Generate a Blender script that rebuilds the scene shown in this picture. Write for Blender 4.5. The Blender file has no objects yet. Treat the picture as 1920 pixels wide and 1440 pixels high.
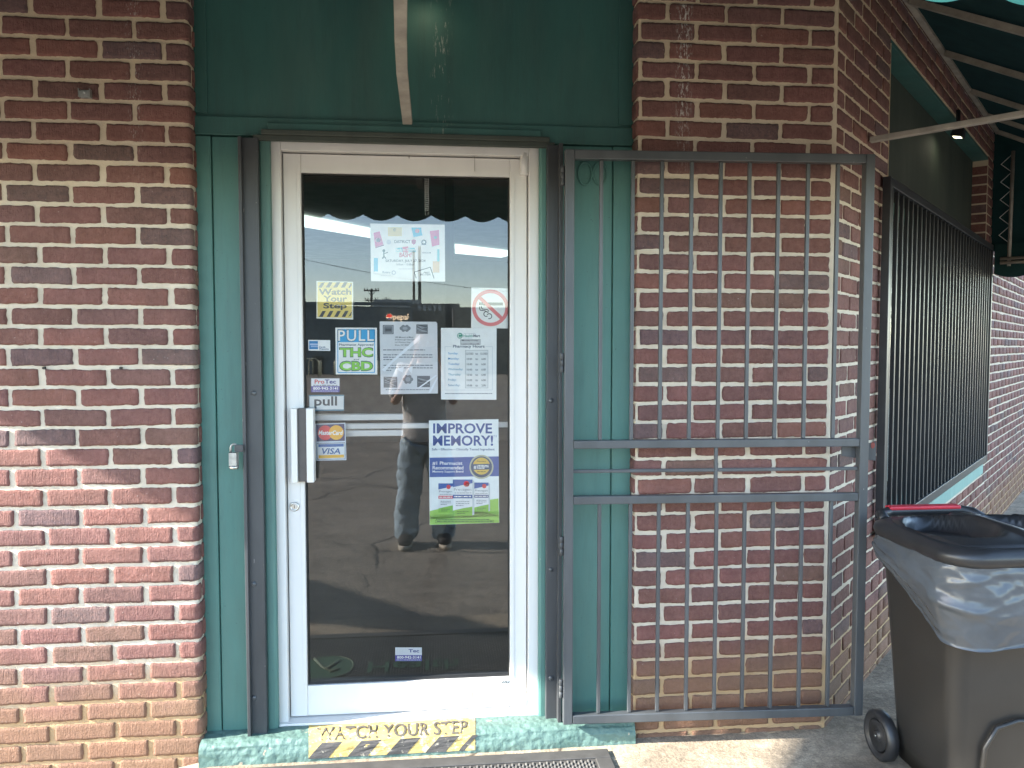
import bpy, bmesh, math, random
from mathutils import Vector, Matrix, noise
R = math.radians
rng = random.Random(7)
S = bpy.context.scene
COL = S.collection

# ------------------------------------------------------------------ camera
F, YAW, PITCH = 1450.0, R(5.8), R(2.8)
CAM = Vector((0, -2.83, 1.5))
ROT = Matrix.Rotation(-YAW, 3, 'Z') @ Matrix.Rotation(math.pi/2 - PITCH, 3, 'X')
cd = bpy.data.cameras.new('camera'); cam = bpy.data.objects.new('camera', cd); COL.objects.link(cam)
cam.matrix_world = Matrix.Translation(CAM) @ ROT.to_4x4()
cd.sensor_width = 36; cd.lens = F/1920*36; cd.clip_start = .01; cd.clip_end = 3000
S.camera = cam
# ------------------------------------------------------------------ light
SUN_DIR = Vector((1, .20, -.57)).normalized()          # the way the light travels
w = bpy.data.worlds.new('World'); S.world = w; w.use_nodes = True
nt = w.node_tree; bg = nt.nodes['Background']
sky = nt.nodes.new('ShaderNodeTexSky'); sky.sky_type = 'NISHITA'; sky.sun_disc = False
sky.sun_elevation = math.asin(-SUN_DIR.z); sky.sun_rotation = math.atan2(-SUN_DIR.x, -SUN_DIR.y)
sky.air_density = .85; sky.dust_density = .35; sky.ozone_density = 1.5
wb = nt.nodes.new('ShaderNodeMix'); wb.data_type = 'RGBA'; wb.blend_type = 'MULTIPLY'; wb.inputs[0].default_value = 1; wb.inputs[7].default_value = (1, .94, .85, 1)   # the photograph's white balance
nt.links.new(sky.outputs[0], wb.inputs[6]); nt.links.new(wb.outputs[2], bg.inputs[0]); bg.inputs[1].default_value = .13
sl = bpy.data.lights.new('sun', 'SUN'); sl.energy = 2.7; sl.angle = R(1.0); sl.color = (1, .95, .87)
so = bpy.data.objects.new('sun', sl); COL.objects.link(so)
so.rotation_euler = SUN_DIR.to_track_quat('-Z', 'Y').to_euler(); so.location = (-8, -4, 7)
S.view_settings.view_transform = 'Standard'; S.view_settings.look = 'None'
S.view_settings.exposure = 3.17; S.view_settings.gamma = 1
S.cycles.use_denoising = True; S.cycles.adaptive_threshold = .004
S.cycles.max_bounces = 10; S.cycles.transparent_max_bounces = 12; S.cycles.caustics_reflective = False

def ray(px, py): return ROT @ Vector(((px-960)/F, -(py-720)/F, -1))
def onY(px, py, Y=0.0):                                  # photo point -> point on the wall-parallel plane y = Y
    d = ray(px, py); return CAM + d*((Y-CAM.y)/d.y)
def onZ(px, py, Z=0.0):
    d = ray(px, py); return CAM + d*((Z-CAM.z)/d.z)
GY = .15                                                 # plane of the door glass
def mir(px, py, Y):                                      # a thing seen mirrored in the door glass, standing at depth Y
    p = onY(px, py, 2*GY-Y); return Vector((p.x, Y, p.z))
def lin(r, g=None, b=None):
    if g is None: r, g, b = r
    f = lambda c: (c/255/12.92) if c/255 <= .04045 else ((c/255+.055)/1.055)**2.4
    return (f(r), f(g), f(b), 1)

# ------------------------------------------------------------------ materials
def new_mat(name):
    m = bpy.data.materials.new(name); m.use_nodes = True
    return m, m.node_tree, m.node_tree.nodes['Principled BSDF']
def N(t, kind, **kw):
    n = t.nodes.new(kind)
    for k, v in kw.items(): setattr(n, k, v)
    return n
def L(t, a, b): t.links.new(a, b)
def coords(t, scale=(1, 1, 1)):
    tc = N(t, 'ShaderNodeTexCoord'); mp = N(t, 'ShaderNodeMapping'); mp.inputs['Scale'].default_value = scale
    L(t, tc.outputs['Object'], mp.inputs[0]); return mp.outputs[0]
def noise_tex(t, vec, scale, detail=4, rough=.6):
    n = N(t, 'ShaderNodeTexNoise'); n.inputs['Scale'].default_value = scale
    n.inputs['Detail'].default_value = detail; n.inputs['Roughness'].default_value = rough
    L(t, vec, n.inputs['Vector']); return n.outputs['Fac']
def ramp(t, fac, stops):
    r = N(t, 'ShaderNodeValToRGB'); e = r.color_ramp.elements
    while len(e) < len(stops): e.new(.5)
    for el, (p, c) in zip(e, stops):
        el.position = p; el.color = c if hasattr(c, '__len__') else (c, c, c, 1)
    L(t, fac, r.inputs[0]); return r.outputs[0]
def mixc(t, fac, a, b, mode='MIX'):
    m = N(t, 'ShaderNodeMix', data_type='RGBA', blend_type=mode)
    for s, v in ((m.inputs[0], fac), (m.inputs[6], a), (m.inputs[7], b)):
        if hasattr(v, 'is_output'): L(t, v, s)
        else: s.default_value = v
    return m.outputs[2]
def math_(t, op, a, b=0.0):
    m = N(t, 'ShaderNodeMath', operation=op)
    for s, v in ((m.inputs[0], a), (m.inputs[1], b)):
        if hasattr(v, 'is_output'): L(t, v, s)
        else: s.default_value = v
    return m.outputs[0]
def bump(t, p, h, strength=.3, dist=.002, normal=None):
    b = N(t, 'ShaderNodeBump'); b.inputs['Strength'].default_value = strength; b.inputs['Distance'].default_value = dist
    L(t, h, b.inputs['Height'])
    if normal: L(t, normal, b.inputs['Normal'])
    L(t, b.outputs[0], p.inputs['Normal']); return b.outputs[0]
def sep_z(t):
    tc = N(t, 'ShaderNodeTexCoord'); s = N(t, 'ShaderNodeSeparateXYZ'); L(t, tc.outputs['Object'], s.inputs[0]); return s.outputs
def mat(name, c, rough=.6, var=.15, vscale=6, bmp=0.0, bscale=80, bdist=.002, metal=0.0, spec=.5, stretch=(1, 1, 1), speck=None, trans=0.0):
    m, t, p = new_mat(name); v = coords(t, stretch)
    c = tuple(c[:3]) + (1,)
    n = noise_tex(t, v, vscale)
    d = tuple(x*(1-var) for x in c[:3]) + (1,); h = tuple(min(1, x*(1+var)) for x in c[:3]) + (1,)
    col = ramp(t, n, [(.3, d), (.7, h)])
    if speck:                                            # (colour, scale, threshold)
        sn = noise_tex(t, v, speck[1], 2, .5)
        col = mixc(t, ramp(t, sn, [(speck[2], 0.0), (speck[2]+.03, 1.0)]), col, tuple(speck[0][:3]) + (1,))
    L(t, col, p.inputs['Base Color'])
    p.inputs['Roughness'].default_value = rough; p.inputs['Metallic'].default_value = metal
    p.inputs['Specular IOR Level'].default_value = spec
    if bmp: bump(t, p, noise_tex(t, v, bscale, 5), bmp, bdist)
    if trans:
        tr = N(t, 'ShaderNodeBsdfTranslucent'); L(t, col, tr.inputs[0])
        mx = N(t, 'ShaderNodeMixShader'); mx.inputs[0].default_value = trans
        L(t, p.outputs[0], mx.inputs[1]); L(t, tr.outputs[0], mx.inputs[2])
        L(t, mx.outputs[0], t.nodes['Material Output'].inputs[0])
    return m
def emit_mat(name, c, s):
    m, t, p = new_mat(name); p.inputs['Base Color'].default_value = tuple(c[:3]) + (1,)
    p.inputs['Emission Color'].default_value = tuple(c[:3]) + (1,); p.inputs['Emission Strength'].default_value = s
    return m
_flat = {}
def ink(r, g, b, rough=.5):                              # printing inks and papers
    k = (r, g, b, rough)
    if k not in _flat: _flat[k] = mat('ink_%d_%d_%d' % (r, g, b), lin(r, g, b), rough, .04, 30)
    return _flat[k]

def brick_mat():
    m, t, p = new_mat('brick'); v = coords(t)
    at = N(t, 'ShaderNodeAttribute', attribute_name='tint')
    fine = noise_tex(t, v, 55, 6, .7); big = noise_tex(t, v, 9, 3)
    col = mixc(t, ramp(t, fine, [(.3, 0.0), (.75, 1.0)]), at.outputs['Color'], (.34, .185, .155, 1))
    col = mixc(t, .55, col, at.outputs['Color'])
    col = mixc(t, 1.0, col, ramp(t, big, [(.25, (.72, .72, .72, 1)), (.75, (1.15, 1.15, 1.15, 1))]), 'MULTIPLY')
    sp = noise_tex(t, v, 120, 2, .5)                      # pale flecks of lime
    spm = math_(t, 'MULTIPLY', ramp(t, sp, [(.70, 0.0), (.74, 1.0)]), ramp(t, noise_tex(t, v, 5, 2), [(.45, 0.0), (.65, .75)]))
    col = mixc(t, spm, col, (.48, .42, .38, 1))
    o = sep_z(t)                                          # old paint run on the right pier, splashed mud near the ground
    runx = math_(t, 'SUBTRACT', 1.0, math_(t, 'MULTIPLY', math_(t, 'ABSOLUTE', math_(t, 'SUBTRACT', o[0], .925)), 28.0))
    run = math_(t, 'MULTIPLY', ramp(t, runx, [(0.0, 0.0), (.8, 1.0)]), ramp(t, noise_tex(t, coords(t, (3, 3, 1)), 40, 5, .75), [(.52, 0.0), (.58, 1.0)]))
    run = math_(t, 'MULTIPLY', run, ramp(t, o[2], [(.0, 0.0), (.9, 0.0)]) if False else ramp(t, math_(t, 'DIVIDE', o[2], 3.0), [(.7, 0.0), (.8, 1.0)]))
    col = mixc(t, run, col, (.55, .52, .48, 1))
    runl = math_(t, 'SUBTRACT', 1.0, math_(t, 'MULTIPLY', math_(t, 'ABSOLUTE', math_(t, 'ADD', o[0], 1.02)), 30.0))
    rl = math_(t, 'MULTIPLY', ramp(t, runl, [(0.0, 0.0), (.9, .8)]), ramp(t, noise_tex(t, coords(t, (4, 4, 1)), 60, 4, .75), [(.56, 0.0), (.61, 1.0)]))
    rl = math_(t, 'MULTIPLY', rl, ramp(t, math_(t, 'DIVIDE', o[2], 3.0), [(.68, 0.0), (.76, 1.0)]))
    col = mixc(t, rl, col, (.5, .48, .45, 1))
    hz = math_(t, 'ADD', o[2], math_(t, 'MULTIPLY', noise_tex(t, v, 3.5, 4), -.35))
    dirt = ramp(t, hz, [(.02, .55), (.22, 0.0)])
    col = mixc(t, dirt, col, (.23, .135, .07, 1))
    L(t, col, p.inputs['Base Color']); p.inputs['Roughness'].default_value = .85
    wire = noise_tex(t, coords(t, (1, 1, .10)), 230, 4, .65)
    h = math_(t, 'ADD', math_(t, 'MULTIPLY', wire, .8), math_(t, 'MULTIPLY', noise_tex(t, v, 120, 4, .7), 1.0))
    bump(t, p, h, 1.0, .0055)
    return m
def mortar_mat():
    m, t, p = new_mat('mortar'); v = coords(t)
    col = ramp(t, noise_tex(t, v, 14, 5), [(.25, (.50, .43, .335, 1)), (.7, (.64, .57, .465, 1))])
    o = sep_z(t)
    hz = math_(t, 'ADD', o[2], math_(t, 'MULTIPLY', noise_tex(t, v, 3, 4), -.4))
    col = mixc(t, ramp(t, hz, [(.03, .8), (.24, 0.0)]), col, (.40, .24, .10, 1))
    hi = math_(t, 'ADD', math_(t, 'DIVIDE', o[2], 4.0), math_(t, 'MULTIPLY', noise_tex(t, v, 1.5, 3), .2))
    col = mixc(t, ramp(t, hi, [(.58, 0.0), (.74, .75)]), col, (.62, .49, .33, 1))     # upper joints painted a brighter tan in place of light they lack
    L(t, col, p.inputs['Base Color']); p.inputs['Roughness'].default_value = .95
    bump(t, p, noise_tex(t, v, 130, 6, .7), .9, .004)
    return m
M_BRICK, M_MORTAR = brick_mat(), mortar_mat()
def paint_mat(name, c, worn=(.42, .36, .27), amount=.0, rough=.5, b=.25, run_x=None):
    m, t, p = new_mat(name); v = coords(t, (1, 1, .25)); v1 = coords(t)
    col = ramp(t, noise_tex(t, v, 7, 5), [(.25, tuple(x*.82 for x in c) + (1,)), (.75, tuple(x*1.15 for x in c) + (1,))])
    sp = ramp(t, noise_tex(t, v1, 95, 2, .5), [(.735, 0.0), (.76, .7)])
    col = mixc(t, sp, col, tuple(x*.35 for x in c) + (1,))
    dust = math_(t, 'MULTIPLY', ramp(t, noise_tex(t, v, 3, 6, .7), [(.45, 0.0), (.8, .35)]), .6)
    col = mixc(t, dust, col, (.16, .17, .14, 1))
    if run_x is not None:
        o = sep_z(t); rx = math_(t, 'SUBTRACT', 1.0, math_(t, 'MULTIPLY', math_(t, 'ABSOLUTE', math_(t, 'SUBTRACT', o[0], run_x)), 22.0))
        rm = math_(t, 'MULTIPLY', ramp(t, rx, [(0.0, 0.0), (.9, .9)]), ramp(t, noise_tex(t, coords(t, (5, 5, .8)), 26, 5, .75), [(.58, 0.0), (.63, .8)]))
        col = mixc(t, rm, col, (.42, .42, .38, 1))
    col = mixc(t, math_(t, 'MULTIPLY', ramp(t, noise_tex(t, coords(t, (5, 5, .5)), 2.5, 6, .75), [(.5, 0.0), (.72, 1.0)]), .5), col, tuple(x*.45+.01 for x in c)+(1,))
    if amount:
        z = ramp(t, noise_tex(t, coords(t, (4, 4, .6)), 14, 5, .7), [(1-amount, 0.0), (1.03-amount, 1.0)])
        col = mixc(t, z, col, worn + (1,))
    L(t, col, p.inputs['Base Color']); p.inputs['Roughness'].default_value = rough
    bump(t, p, noise_tex(t, coords(t, (3, 3, .4)), 60, 5), b, .0012)
    return m
M_GREEN = paint_mat('green_paint', (.053, .156, .136))
M_GREEN_P = paint_mat('green_plywood', (.028, .100, .088), rough=.6, b=.5, run_x=.035)
M_GREEN_W = paint_mat('green_paint_worn', (.070, .170, .150), amount=.30)
M_GRIME = paint_mat('grimy_mould_paint', (.040, .050, .040), rough=.7)
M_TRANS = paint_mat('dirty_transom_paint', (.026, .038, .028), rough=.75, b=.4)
M_TEAL = paint_mat('teal_sill_paint', (.16, .33, .30), amount=.22)
def sill_mat():
    m, t, p = new_mat('sill_paint'); v = coords(t)
    col = ramp(t, noise_tex(t, v, 10, 5), [(.3, (.066, .130, .112, 1)), (.7, (.125, .205, .178, 1))])
    chip = ramp(t, noise_tex(t, v, 17, 3, .5), [(.70, 0.0), (.715, 1.0)])
    col = mixc(t, chip, col, (.40, .33, .24, 1)); L(t, col, p.inputs['Base Color']); p.inputs['Roughness'].default_value = .6
    vo = N(t, 'ShaderNodeTexVoronoi'); vo.inputs['Scale'].default_value = 48; vo.feature = 'SMOOTH_F1'
    L(t, v, vo.inputs['Vector'])
    bump(t, p, math_(t, 'ADD', vo.outputs[0], noise_tex(t, v, 45, 5, .65)), .8, .006)
    return m
M_SILL = sill_mat()
M_STEEL = mat('dark_grey_steel_paint', (.063, .069, .074), .36, .22, 9, .15, 60, .001, 0, .5, (1, 1, .3), speck=((.3, .29, .28), 150, .78))
M_STEEL_D = mat('dark_steel_frame_paint', (.047, .050, .053), .42, .25, 8, .2, 60, .001, 0, .4, (1, 1, .25), speck=((.2, .19, .18), 120, .77))
M_GRILLE = mat('black_grille_paint', (.020, .022, .025), .38, .3, 8, .2, 60, .001, speck=((.2, .2, .2), 130, .78))
M_RUBDARK = mat('black_plastic', (.018, .019, .021), .42, .2, 20, .15, 120, .0006, speck=((.25, .25, .25), 55, .80))
M_ALU = mat('white_aluminium_paint', (.63, .62, .60), .38, .04, 8, .05, 90, .0005, 0, .5, (1, 1, .2), speck=((.45, .43, .40), 60, .80))
M_GAP = mat('dark_gap', (.02, .02, .018), .8)
M_ALU_D = mat('alu_grip_dark', (.085, .075, .07), .5, .1, 30)
M_CHROME = mat('worn_chrome', (.55, .55, .53), .3, .1, 30, metal=1)
M_GALV = mat('galvanised_steel', (.36, .36, .34), .45, .25, 40, .2, 90, .0006, .7)
M_TUBE = mat('dusty_awning_tube', (.33, .30, .255), .6, .25, 12, .2, 60, .0008, .2)
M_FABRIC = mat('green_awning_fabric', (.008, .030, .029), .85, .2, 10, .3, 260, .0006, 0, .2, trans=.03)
M_FABRIC_F = mat('pale_awning_cloth', (.055, .068, .062), .85, .2, 10, .3, 260, .0006, 0, .2, trans=.14)  # paler than the side cloth, to bounce more light onto the upper wall
M_TRIM = mat('valance_fabric', (.020, .10, .085), .8, .2, 10, .3, 260, .0006, 0, .2, trans=.10)
def glass_mat(name, f0, tint):
    m, t, p = new_mat(name); t.nodes.remove(p)
    tr = N(t, 'ShaderNodeBsdfTransparent'); tr.inputs[0].default_value = tint
    gl = N(t, 'ShaderNodeBsdfGlossy'); gl.inputs['Roughness'].default_value = 0.0; gl.inputs[0].default_value = (1, 1, 1, 1)
    fr = N(t, 'ShaderNodeFresnel'); fr.inputs[0].default_value = 1.52
    f = math_(t, 'ADD', math_(t, 'MULTIPLY', fr.outputs[0], 1.0), f0)
    mx = N(t, 'ShaderNodeMixShader'); L(t, f, mx.inputs[0]); L(t, tr.outputs[0], mx.inputs[1]); L(t, gl.outputs[0], mx.inputs[2])
    L(t, mx.outputs[0], t.nodes['Material Output'].inputs[0]); return m
M_GLASS = glass_mat('door_glass', .038, (.975, .978, .972, 1))
M_GLASS_W = glass_mat('window_glass', .07, (.75, .80, .79, 1))
def ground_mat(name, c1, c2, crack, crack_scale, bs, bd, pebble=0.0, stain=(.1, .08, .06)):
    m, t, p = new_mat(name); v = coords(t)
    n = noise_tex(t, v, 2.2, 6, .65)
    col = ramp(t, n, [(.3, c1 + (1,)), (.7, c2 + (1,))])
    g = noise_tex(t, v, 130, 4, .7)
    col = mixc(t, 1.0, col, ramp(t, g, [(.3, (.6, .6, .6, 1)), (.7, (1.35, 1.33, 1.3, 1))]), 'MULTIPLY')
    col = mixc(t, 1.0, col, ramp(t, noise_tex(t, v, 34, 4, .7), [(.32, (.62, .61, .60, 1)), (.68, (1.25, 1.24, 1.22, 1))]), 'MULTIPLY')
    col = mixc(t, 1.0, col, ramp(t, noise_tex(t, coords(t, (.5, 1.6, 1)), 5, 5, .7), [(.3, (.72, .71, .70, 1)), (.7, (1.2, 1.19, 1.17, 1))]), 'MULTIPLY')
    st = ramp(t, noise_tex(t, v, .9, 5, .7), [(.52, 0.0), (.68, .6)])
    col = mixc(t, st, col, stain + (1,))
    vo = N(t, 'ShaderNodeTexVoronoi', feature='DISTANCE_TO_EDGE'); vo.inputs['Scale'].default_value = crack_scale
    nz_ = N(t, 'ShaderNodeTexNoise'); nz_.inputs['Scale'].default_value = 3; nz_.inputs['Detail'].default_value = 5; L(t, v, nz_.inputs['Vector']); wv = mixc(t, .22, v, nz_.outputs['Color']); L(t, wv, vo.inputs['Vector'])
    ck = ramp(t, vo.outputs['Distance'], [(0.0, 1.0), (.012, 0.0)])
    ck = math_(t, 'MULTIPLY', ck, ramp(t, noise_tex(t, v, 1.3, 2), [(.36, 0.0), (.5, 1.0)]))
    col = mixc(t, ck, col, crack + (1,))
    L(t, col, p.inputs['Base Color']); p.inputs['Roughness'].default_value = .9
    h = math_(t, 'ADD', noise_tex(t, v, bs, 5, .7), math_(t, 'MULTIPLY', noise_tex(t, v, bs*.25, 3), 1.2))
    h = math_(t, 'SUBTRACT', h, math_(t, 'MULTIPLY', ck, .8))
    bump(t, p, h, .7, bd); return m
M_CONC = ground_mat('concrete', (.24, .195, .145), (.42, .355, .27), (.05, .04, .03), 1.1, 90, .004)
M_ASPH = ground_mat('asphalt', (.185, .160, .132), (.31, .268, .222), (.022, .02, .018), .62, 55, .030, stain=(.26, .225, .185))

# ------------------------------------------------------------------ mesh helpers
class MB:
    def __init__(s): s.v = []; s.f = []; s.m = []; s.mats = []; s.t = []; s.tint = (1, 1, 1, 1); s.sm = []; s.smooth = False
    def mi(s, m):
        if m not in s.mats: s.mats.append(m)
        return s.mats.index(m)
    def V(s, p): s.v.append(tuple(p)); s.t.append(s.tint); return len(s.v)-1
    def Fc(s, idx, m, smooth=None): s.f.append(tuple(idx)); s.m.append(s.mi(m)); s.sm.append(s.smooth if smooth is None else smooth)
    def quad(s, a, b, c, d, m): s.Fc([s.V(p) for p in (a, b, c, d)], m)
    def poly(s, pts, m): s.Fc([s.V(p) for p in pts], m)
    def box(s, a, b, m, bev=0.0):
        x0, y0, z0 = (min(a[i], b[i]) for i in range(3)); x1, y1, z1 = (max(a[i], b[i]) for i in range(3))
        s.hexa([(x0, y0, z0), (x1, y0, z0), (x1, y1, z0), (x0, y1, z0), (x0, y0, z1), (x1, y0, z1), (x1, y1, z1), (x0, y1, z1)], m, bev)
    def hexa(s, P, m, bev=0.0):                          # 4 lower corners anticlockwise from above, 4 upper
        bm = bmesh.new(); vs = [bm.verts.new(p) for p in P]
        for q in ((3, 2, 1, 0), (4, 5, 6, 7), (0, 1, 5, 4), (1, 2, 6, 5), (2, 3, 7, 6), (3, 0, 4, 7)): bm.faces.new([vs[i] for i in q])
        if bev:
            bmesh.ops.bevel(bm, geom=bm.edges[:], offset=bev, segments=2, profile=.5, affect='EDGES', clamp_overlap=True)
        s.add(bm, m); bm.free()
    def add(s, bm, m, smooth=None, mw=None):
        bm.verts.index_update(); base = len(s.v)
        for v in bm.verts: s.V((mw @ v.co) if mw else v.co)
        for f in bm.faces: s.Fc([base+v.index for v in f.verts], m, smooth)
    def tube(s, pts, r, m, n=10, caps=True, smooth=True, rs=None):
        pts = [Vector(p) for p in pts]; rings = []; up = None
        for i, p in enumerate(pts):
            d = (pts[min(i+1, len(pts)-1)]-pts[max(i-1, 0)]).normalized()
            if up is None: up = Vector((0, 0, 1)) if abs(d.z) < .9 else Vector((1, 0, 0))
            a = d.cross(up).normalized(); b = a.cross(d).normalized(); up = b
            rr = rs[i] if rs else r
            rings.append([s.V(p+a*rr*math.cos(k*2*math.pi/n)+b*rr*math.sin(k*2*math.pi/n)) for k in range(n)])
        for A, B in zip(rings, rings[1:]):
            for k in range(n): s.Fc((A[k], A[(k+1) % n], B[(k+1) % n], B[k]), m, smooth)
        if caps: s.Fc(rings[0][::-1], m, False); s.Fc(rings[-1], m, False)
    def bar(s, a, b, w, h, m, up=(0, 0, 1), bev=0.0):    # rectangular bar from a to b; w across, h along "up"
        a, b = Vector(a), Vector(b); d = (b-a).normalized(); up = Vector(up)
        x = d.cross(up).normalized()*(w/2); z = x.cross(d).normalized()*(h/2)
        s.hexa([a-x-z, b-x-z, b+x-z, a+x-z, a-x+z, b-x+z, b+x+z, a+x+z], m, bev)
    def lathe(s, prof, m, c=(0, 0, 0), axis='Z', n=24, smooth=True):
        c = Vector(c); rings = []
        for r, h in prof:
            ring = []
            for k in range(n):
                a = 2*math.pi*k/n; u, v = r*math.cos(a), r*math.sin(a)
                ring.append(s.V(c+Vector({'Z': (u, v, h), 'X': (h, u, v), 'Y': (v, h, u)}[axis])))
            rings.append(ring)
        for A, B in zip(rings, rings[1:]):
            for k in range(n): s.Fc((A[k], A[(k+1) % n], B[(k+1) % n], B[k]), m, smooth)
        s.Fc(rings[0][::-1], m, False); s.Fc(rings[-1], m, False)
    def build(s, name, parent=None, loc=None, tint=False):
        me = bpy.data.meshes.new(name)
        off = Vector(loc) if loc else Vector((0, 0, 0))
        me.from_pydata([Vector(v)-off for v in s.v], [], s.f)
        for m in s.mats: me.materials.append(m)
        me.polygons.foreach_set('material_index', s.m); me.polygons.foreach_set('use_smooth', s.sm)
        if tint:
            a = me.attributes.new('tint', 'FLOAT_COLOR', 'POINT'); a.data.foreach_set('color', [x for c in s.t for x in c])
        me.validate(); me.update()
        o = bpy.data.objects.new(name, me); COL.objects.link(o); o.location = off
        if parent:
            o.parent = parent; o.matrix_parent_inverse = Matrix.Identity(4)
            o.location = off - world_loc(parent)
        return o
def world_loc(o):
    p = Vector(o.location)
    while o.parent: o = o.parent; p += Vector(o.location)
    return p
def tag(o, label=None, cat=None, group=None, kind=None):
    if label: o['label'] = label
    if cat: o['category'] = cat
    if group: o['group'] = group
    if kind: o['kind'] = kind
    return o
def empty(name, loc, label, cat, group=None):
    o = bpy.data.objects.new(name, None); COL.objects.link(o); o.location = loc; o.empty_display_size = .1
    return tag(o, label, cat, group)
def copy_tree(o, parent=None):
    c = o.copy(); COL.objects.link(c)
    if parent: c.parent = parent
    for ch in o.children: copy_tree(ch, c)
    return c

# text -> outline triangles in a unit box
_txt = {}
def glyphs(s, bold=0.0, shear=0.0, spacing=1.0):
    k = (s, bold, shear, spacing)
    if k in _txt: return _txt[k]
    cu = bpy.data.curves.new('t', 'FONT'); cu.body = s; cu.size = 1; cu.offset = bold; cu.shear = shear; cu.resolution_u = 3; cu.space_character = spacing
    ob = bpy.data.objects.new('t', cu); COL.objects.link(ob)
    dg = bpy.context.evaluated_depsgraph_get(); ev = ob.evaluated_get(dg); me = ev.to_mesh()
    vs = [(v.co.x, v.co.y) for v in me.vertices]; fs = [tuple(p.vertices) for p in me.polygons]
    ev.to_mesh_clear(); bpy.data.objects.remove(ob); bpy.data.curves.remove(cu)
    x0, x1 = min(v[0] for v in vs), max(v[0] for v in vs); y0, y1 = min(v[1] for v in vs), max(v[1] for v in vs)
    vs = [((x-x0)/(x1-x0), (y-y0)/(y1-y0)) for x, y in vs]
    _txt[k] = (vs, fs); return _txt[k]

class Sheet:
    """A printed sheet: a thin paper with inks laid on it, drawn on a plane y = Y (or through a mapping)."""
    def __init__(s, Y=None, z=(0, 0, 1), mapf=None):
        s.mb = MB(); s.Y = Y; s.o = z; s.layer = 0; s.mapf = mapf; s.mb.smooth = False
    def at(s, x, y):
        px, py = s.o[0]+x/s.o[2], s.o[1]+y/s.o[2]
        if s.mapf: return s.mapf(px, py, s.layer*.0004)
        return onY(px, py, s.Y)+Vector((0, -s.layer*.0004, 0))
    def nxt(s): s.layer += 1
    def paper(s, pts, m, thick=.0006):
        a = [s.at(*p) for p in pts]; b = [p+Vector((0, thick, 0)) for p in a]; n = len(a)
        s.mb.poly(a[::-1], m); s.mb.poly(b, m)
        for i in range(n): s.mb.quad(a[i], a[(i+1) % n], b[(i+1) % n], b[i], m)
        s.nxt()
    def poly(s, pts, m): s.mb.poly([s.at(*p) for p in pts][::-1], m)
    def rect(s, x0, y0, x1, y1, m): s.poly([(x0, y0), (x1, y0), (x1, y1), (x0, y1)], m)
    def disc(s, cx, cy, r, m, ry=None, n=32): s.poly([(cx+r*math.cos(2*math.pi*k/n), cy+(ry or r)*math.sin(2*math.pi*k/n)) for k in range(n)], m)
    def ring(s, cx, cy, r0, r1, m, a0=0, a1=360, n=40):
        for k in range(n):
            a, b = R(a0+(a1-a0)*k/n), R(a0+(a1-a0)*(k+1)/n)
            s.poly([(cx+r*math.cos(q), cy+r*math.sin(q)) for r, q in ((r0, a), (r1, a), (r1, b), (r0, b))], m)
    def line(s, pts, w, m):
        for (x0, y0), (x1, y1) in zip(pts, pts[1:]):
            l = math.hypot(x1-x0, y1-y0) or 1; nx, ny = -(y1-y0)/l*w/2, (x1-x0)/l*w/2
            s.poly([(x0+nx, y0+ny), (x1+nx, y1+ny), (x1-nx, y1-ny), (x0-nx, y0-ny)], m)
    def frame(s, x0, y0, x1, y1, w, m): s.line([(x0, y0), (x1, y0), (x1, y1), (x0, y1), (x0, y0)], w, m)
    def text(s, st, x0, y0, x1, y1, m, bold=0.0, shear=0.0, up=True, spacing=1.0):
        vs, fs = glyphs(st, bold, shear, spacing)
        base = [s.mb.V(s.at(x0+u*(x1-x0), y1-v*(y1-y0))) for u, v in vs]
        for f in fs: s.mb.Fc([base[i] for i in f][::-1], m)
    def lines(s, x0, y0, x1, n, dy, h, m, seed=1, ragged=.5):    # rows of print too small to read
        rr = random.Random(seed)
        for k in range(n):
            x = x0; end = x0+(x1-x0)*(1 if k < n-1 else ragged)
            while x < end:
                wd = rr.uniform(2.2, 6)*h*.8; s.rect(x, y0+k*dy-h*rr.uniform(.35, .55), min(x+wd, end), y0+k*dy+h*.45, m); x += wd+h*.55
    def build(s, name, label, cat, group=None):
        o = s.mb.build(name); bpy.context.view_layer.update()
        return tag(o, label, cat, group)

# ------------------------------------------------------------------ brickwork
class Path:
    def __init__(s, pts, rad):
        s.p = []; n = len(pts); pts = [Vector(p) for p in pts]
        for i, p in enumerate(pts):
            if 0 < i < n-1 and rad[i] > 0:
                a, b = (pts[i-1]-p).normalized(), (pts[i+1]-p).normalized(); r = rad[i]
                for k in range(7):
                    q = k/6; s.p.append((p+a*r)*(1-q)**2+p*2*q*(1-q)+(p+b*r)*q*q)
            else: s.p.append(p)
        s.u = [0]
        for a, b in zip(s.p, s.p[1:]): s.u.append(s.u[-1]+(b-a).length)
    def at(s, u):
        i = 0
        while i < len(s.u)-2 and s.u[i+1] < u: i += 1
        a, b = s.p[i], s.p[i+1]; l = (b-a).length; q = (u-s.u[i])/l; d = (b-a)/l
        return a+(b-a)*q, Vector((d.y, -d.x))
    def to(s, pt): # path length nearest to a corner point
        return min(zip(((Vector(pt)-p).length for p in s.p), s.u))[1]
PAL = [(.152, .059, .050)]*6 + [(.136, .055, .048)]*5 + [(.170, .064, .050)]*3 + [(.118, .054, .050)]*4 + [(.092, .060, .062)]*2 + [(.125, .066, .049)]
H = .0703; Z0 = 2.622-37*H
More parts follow.
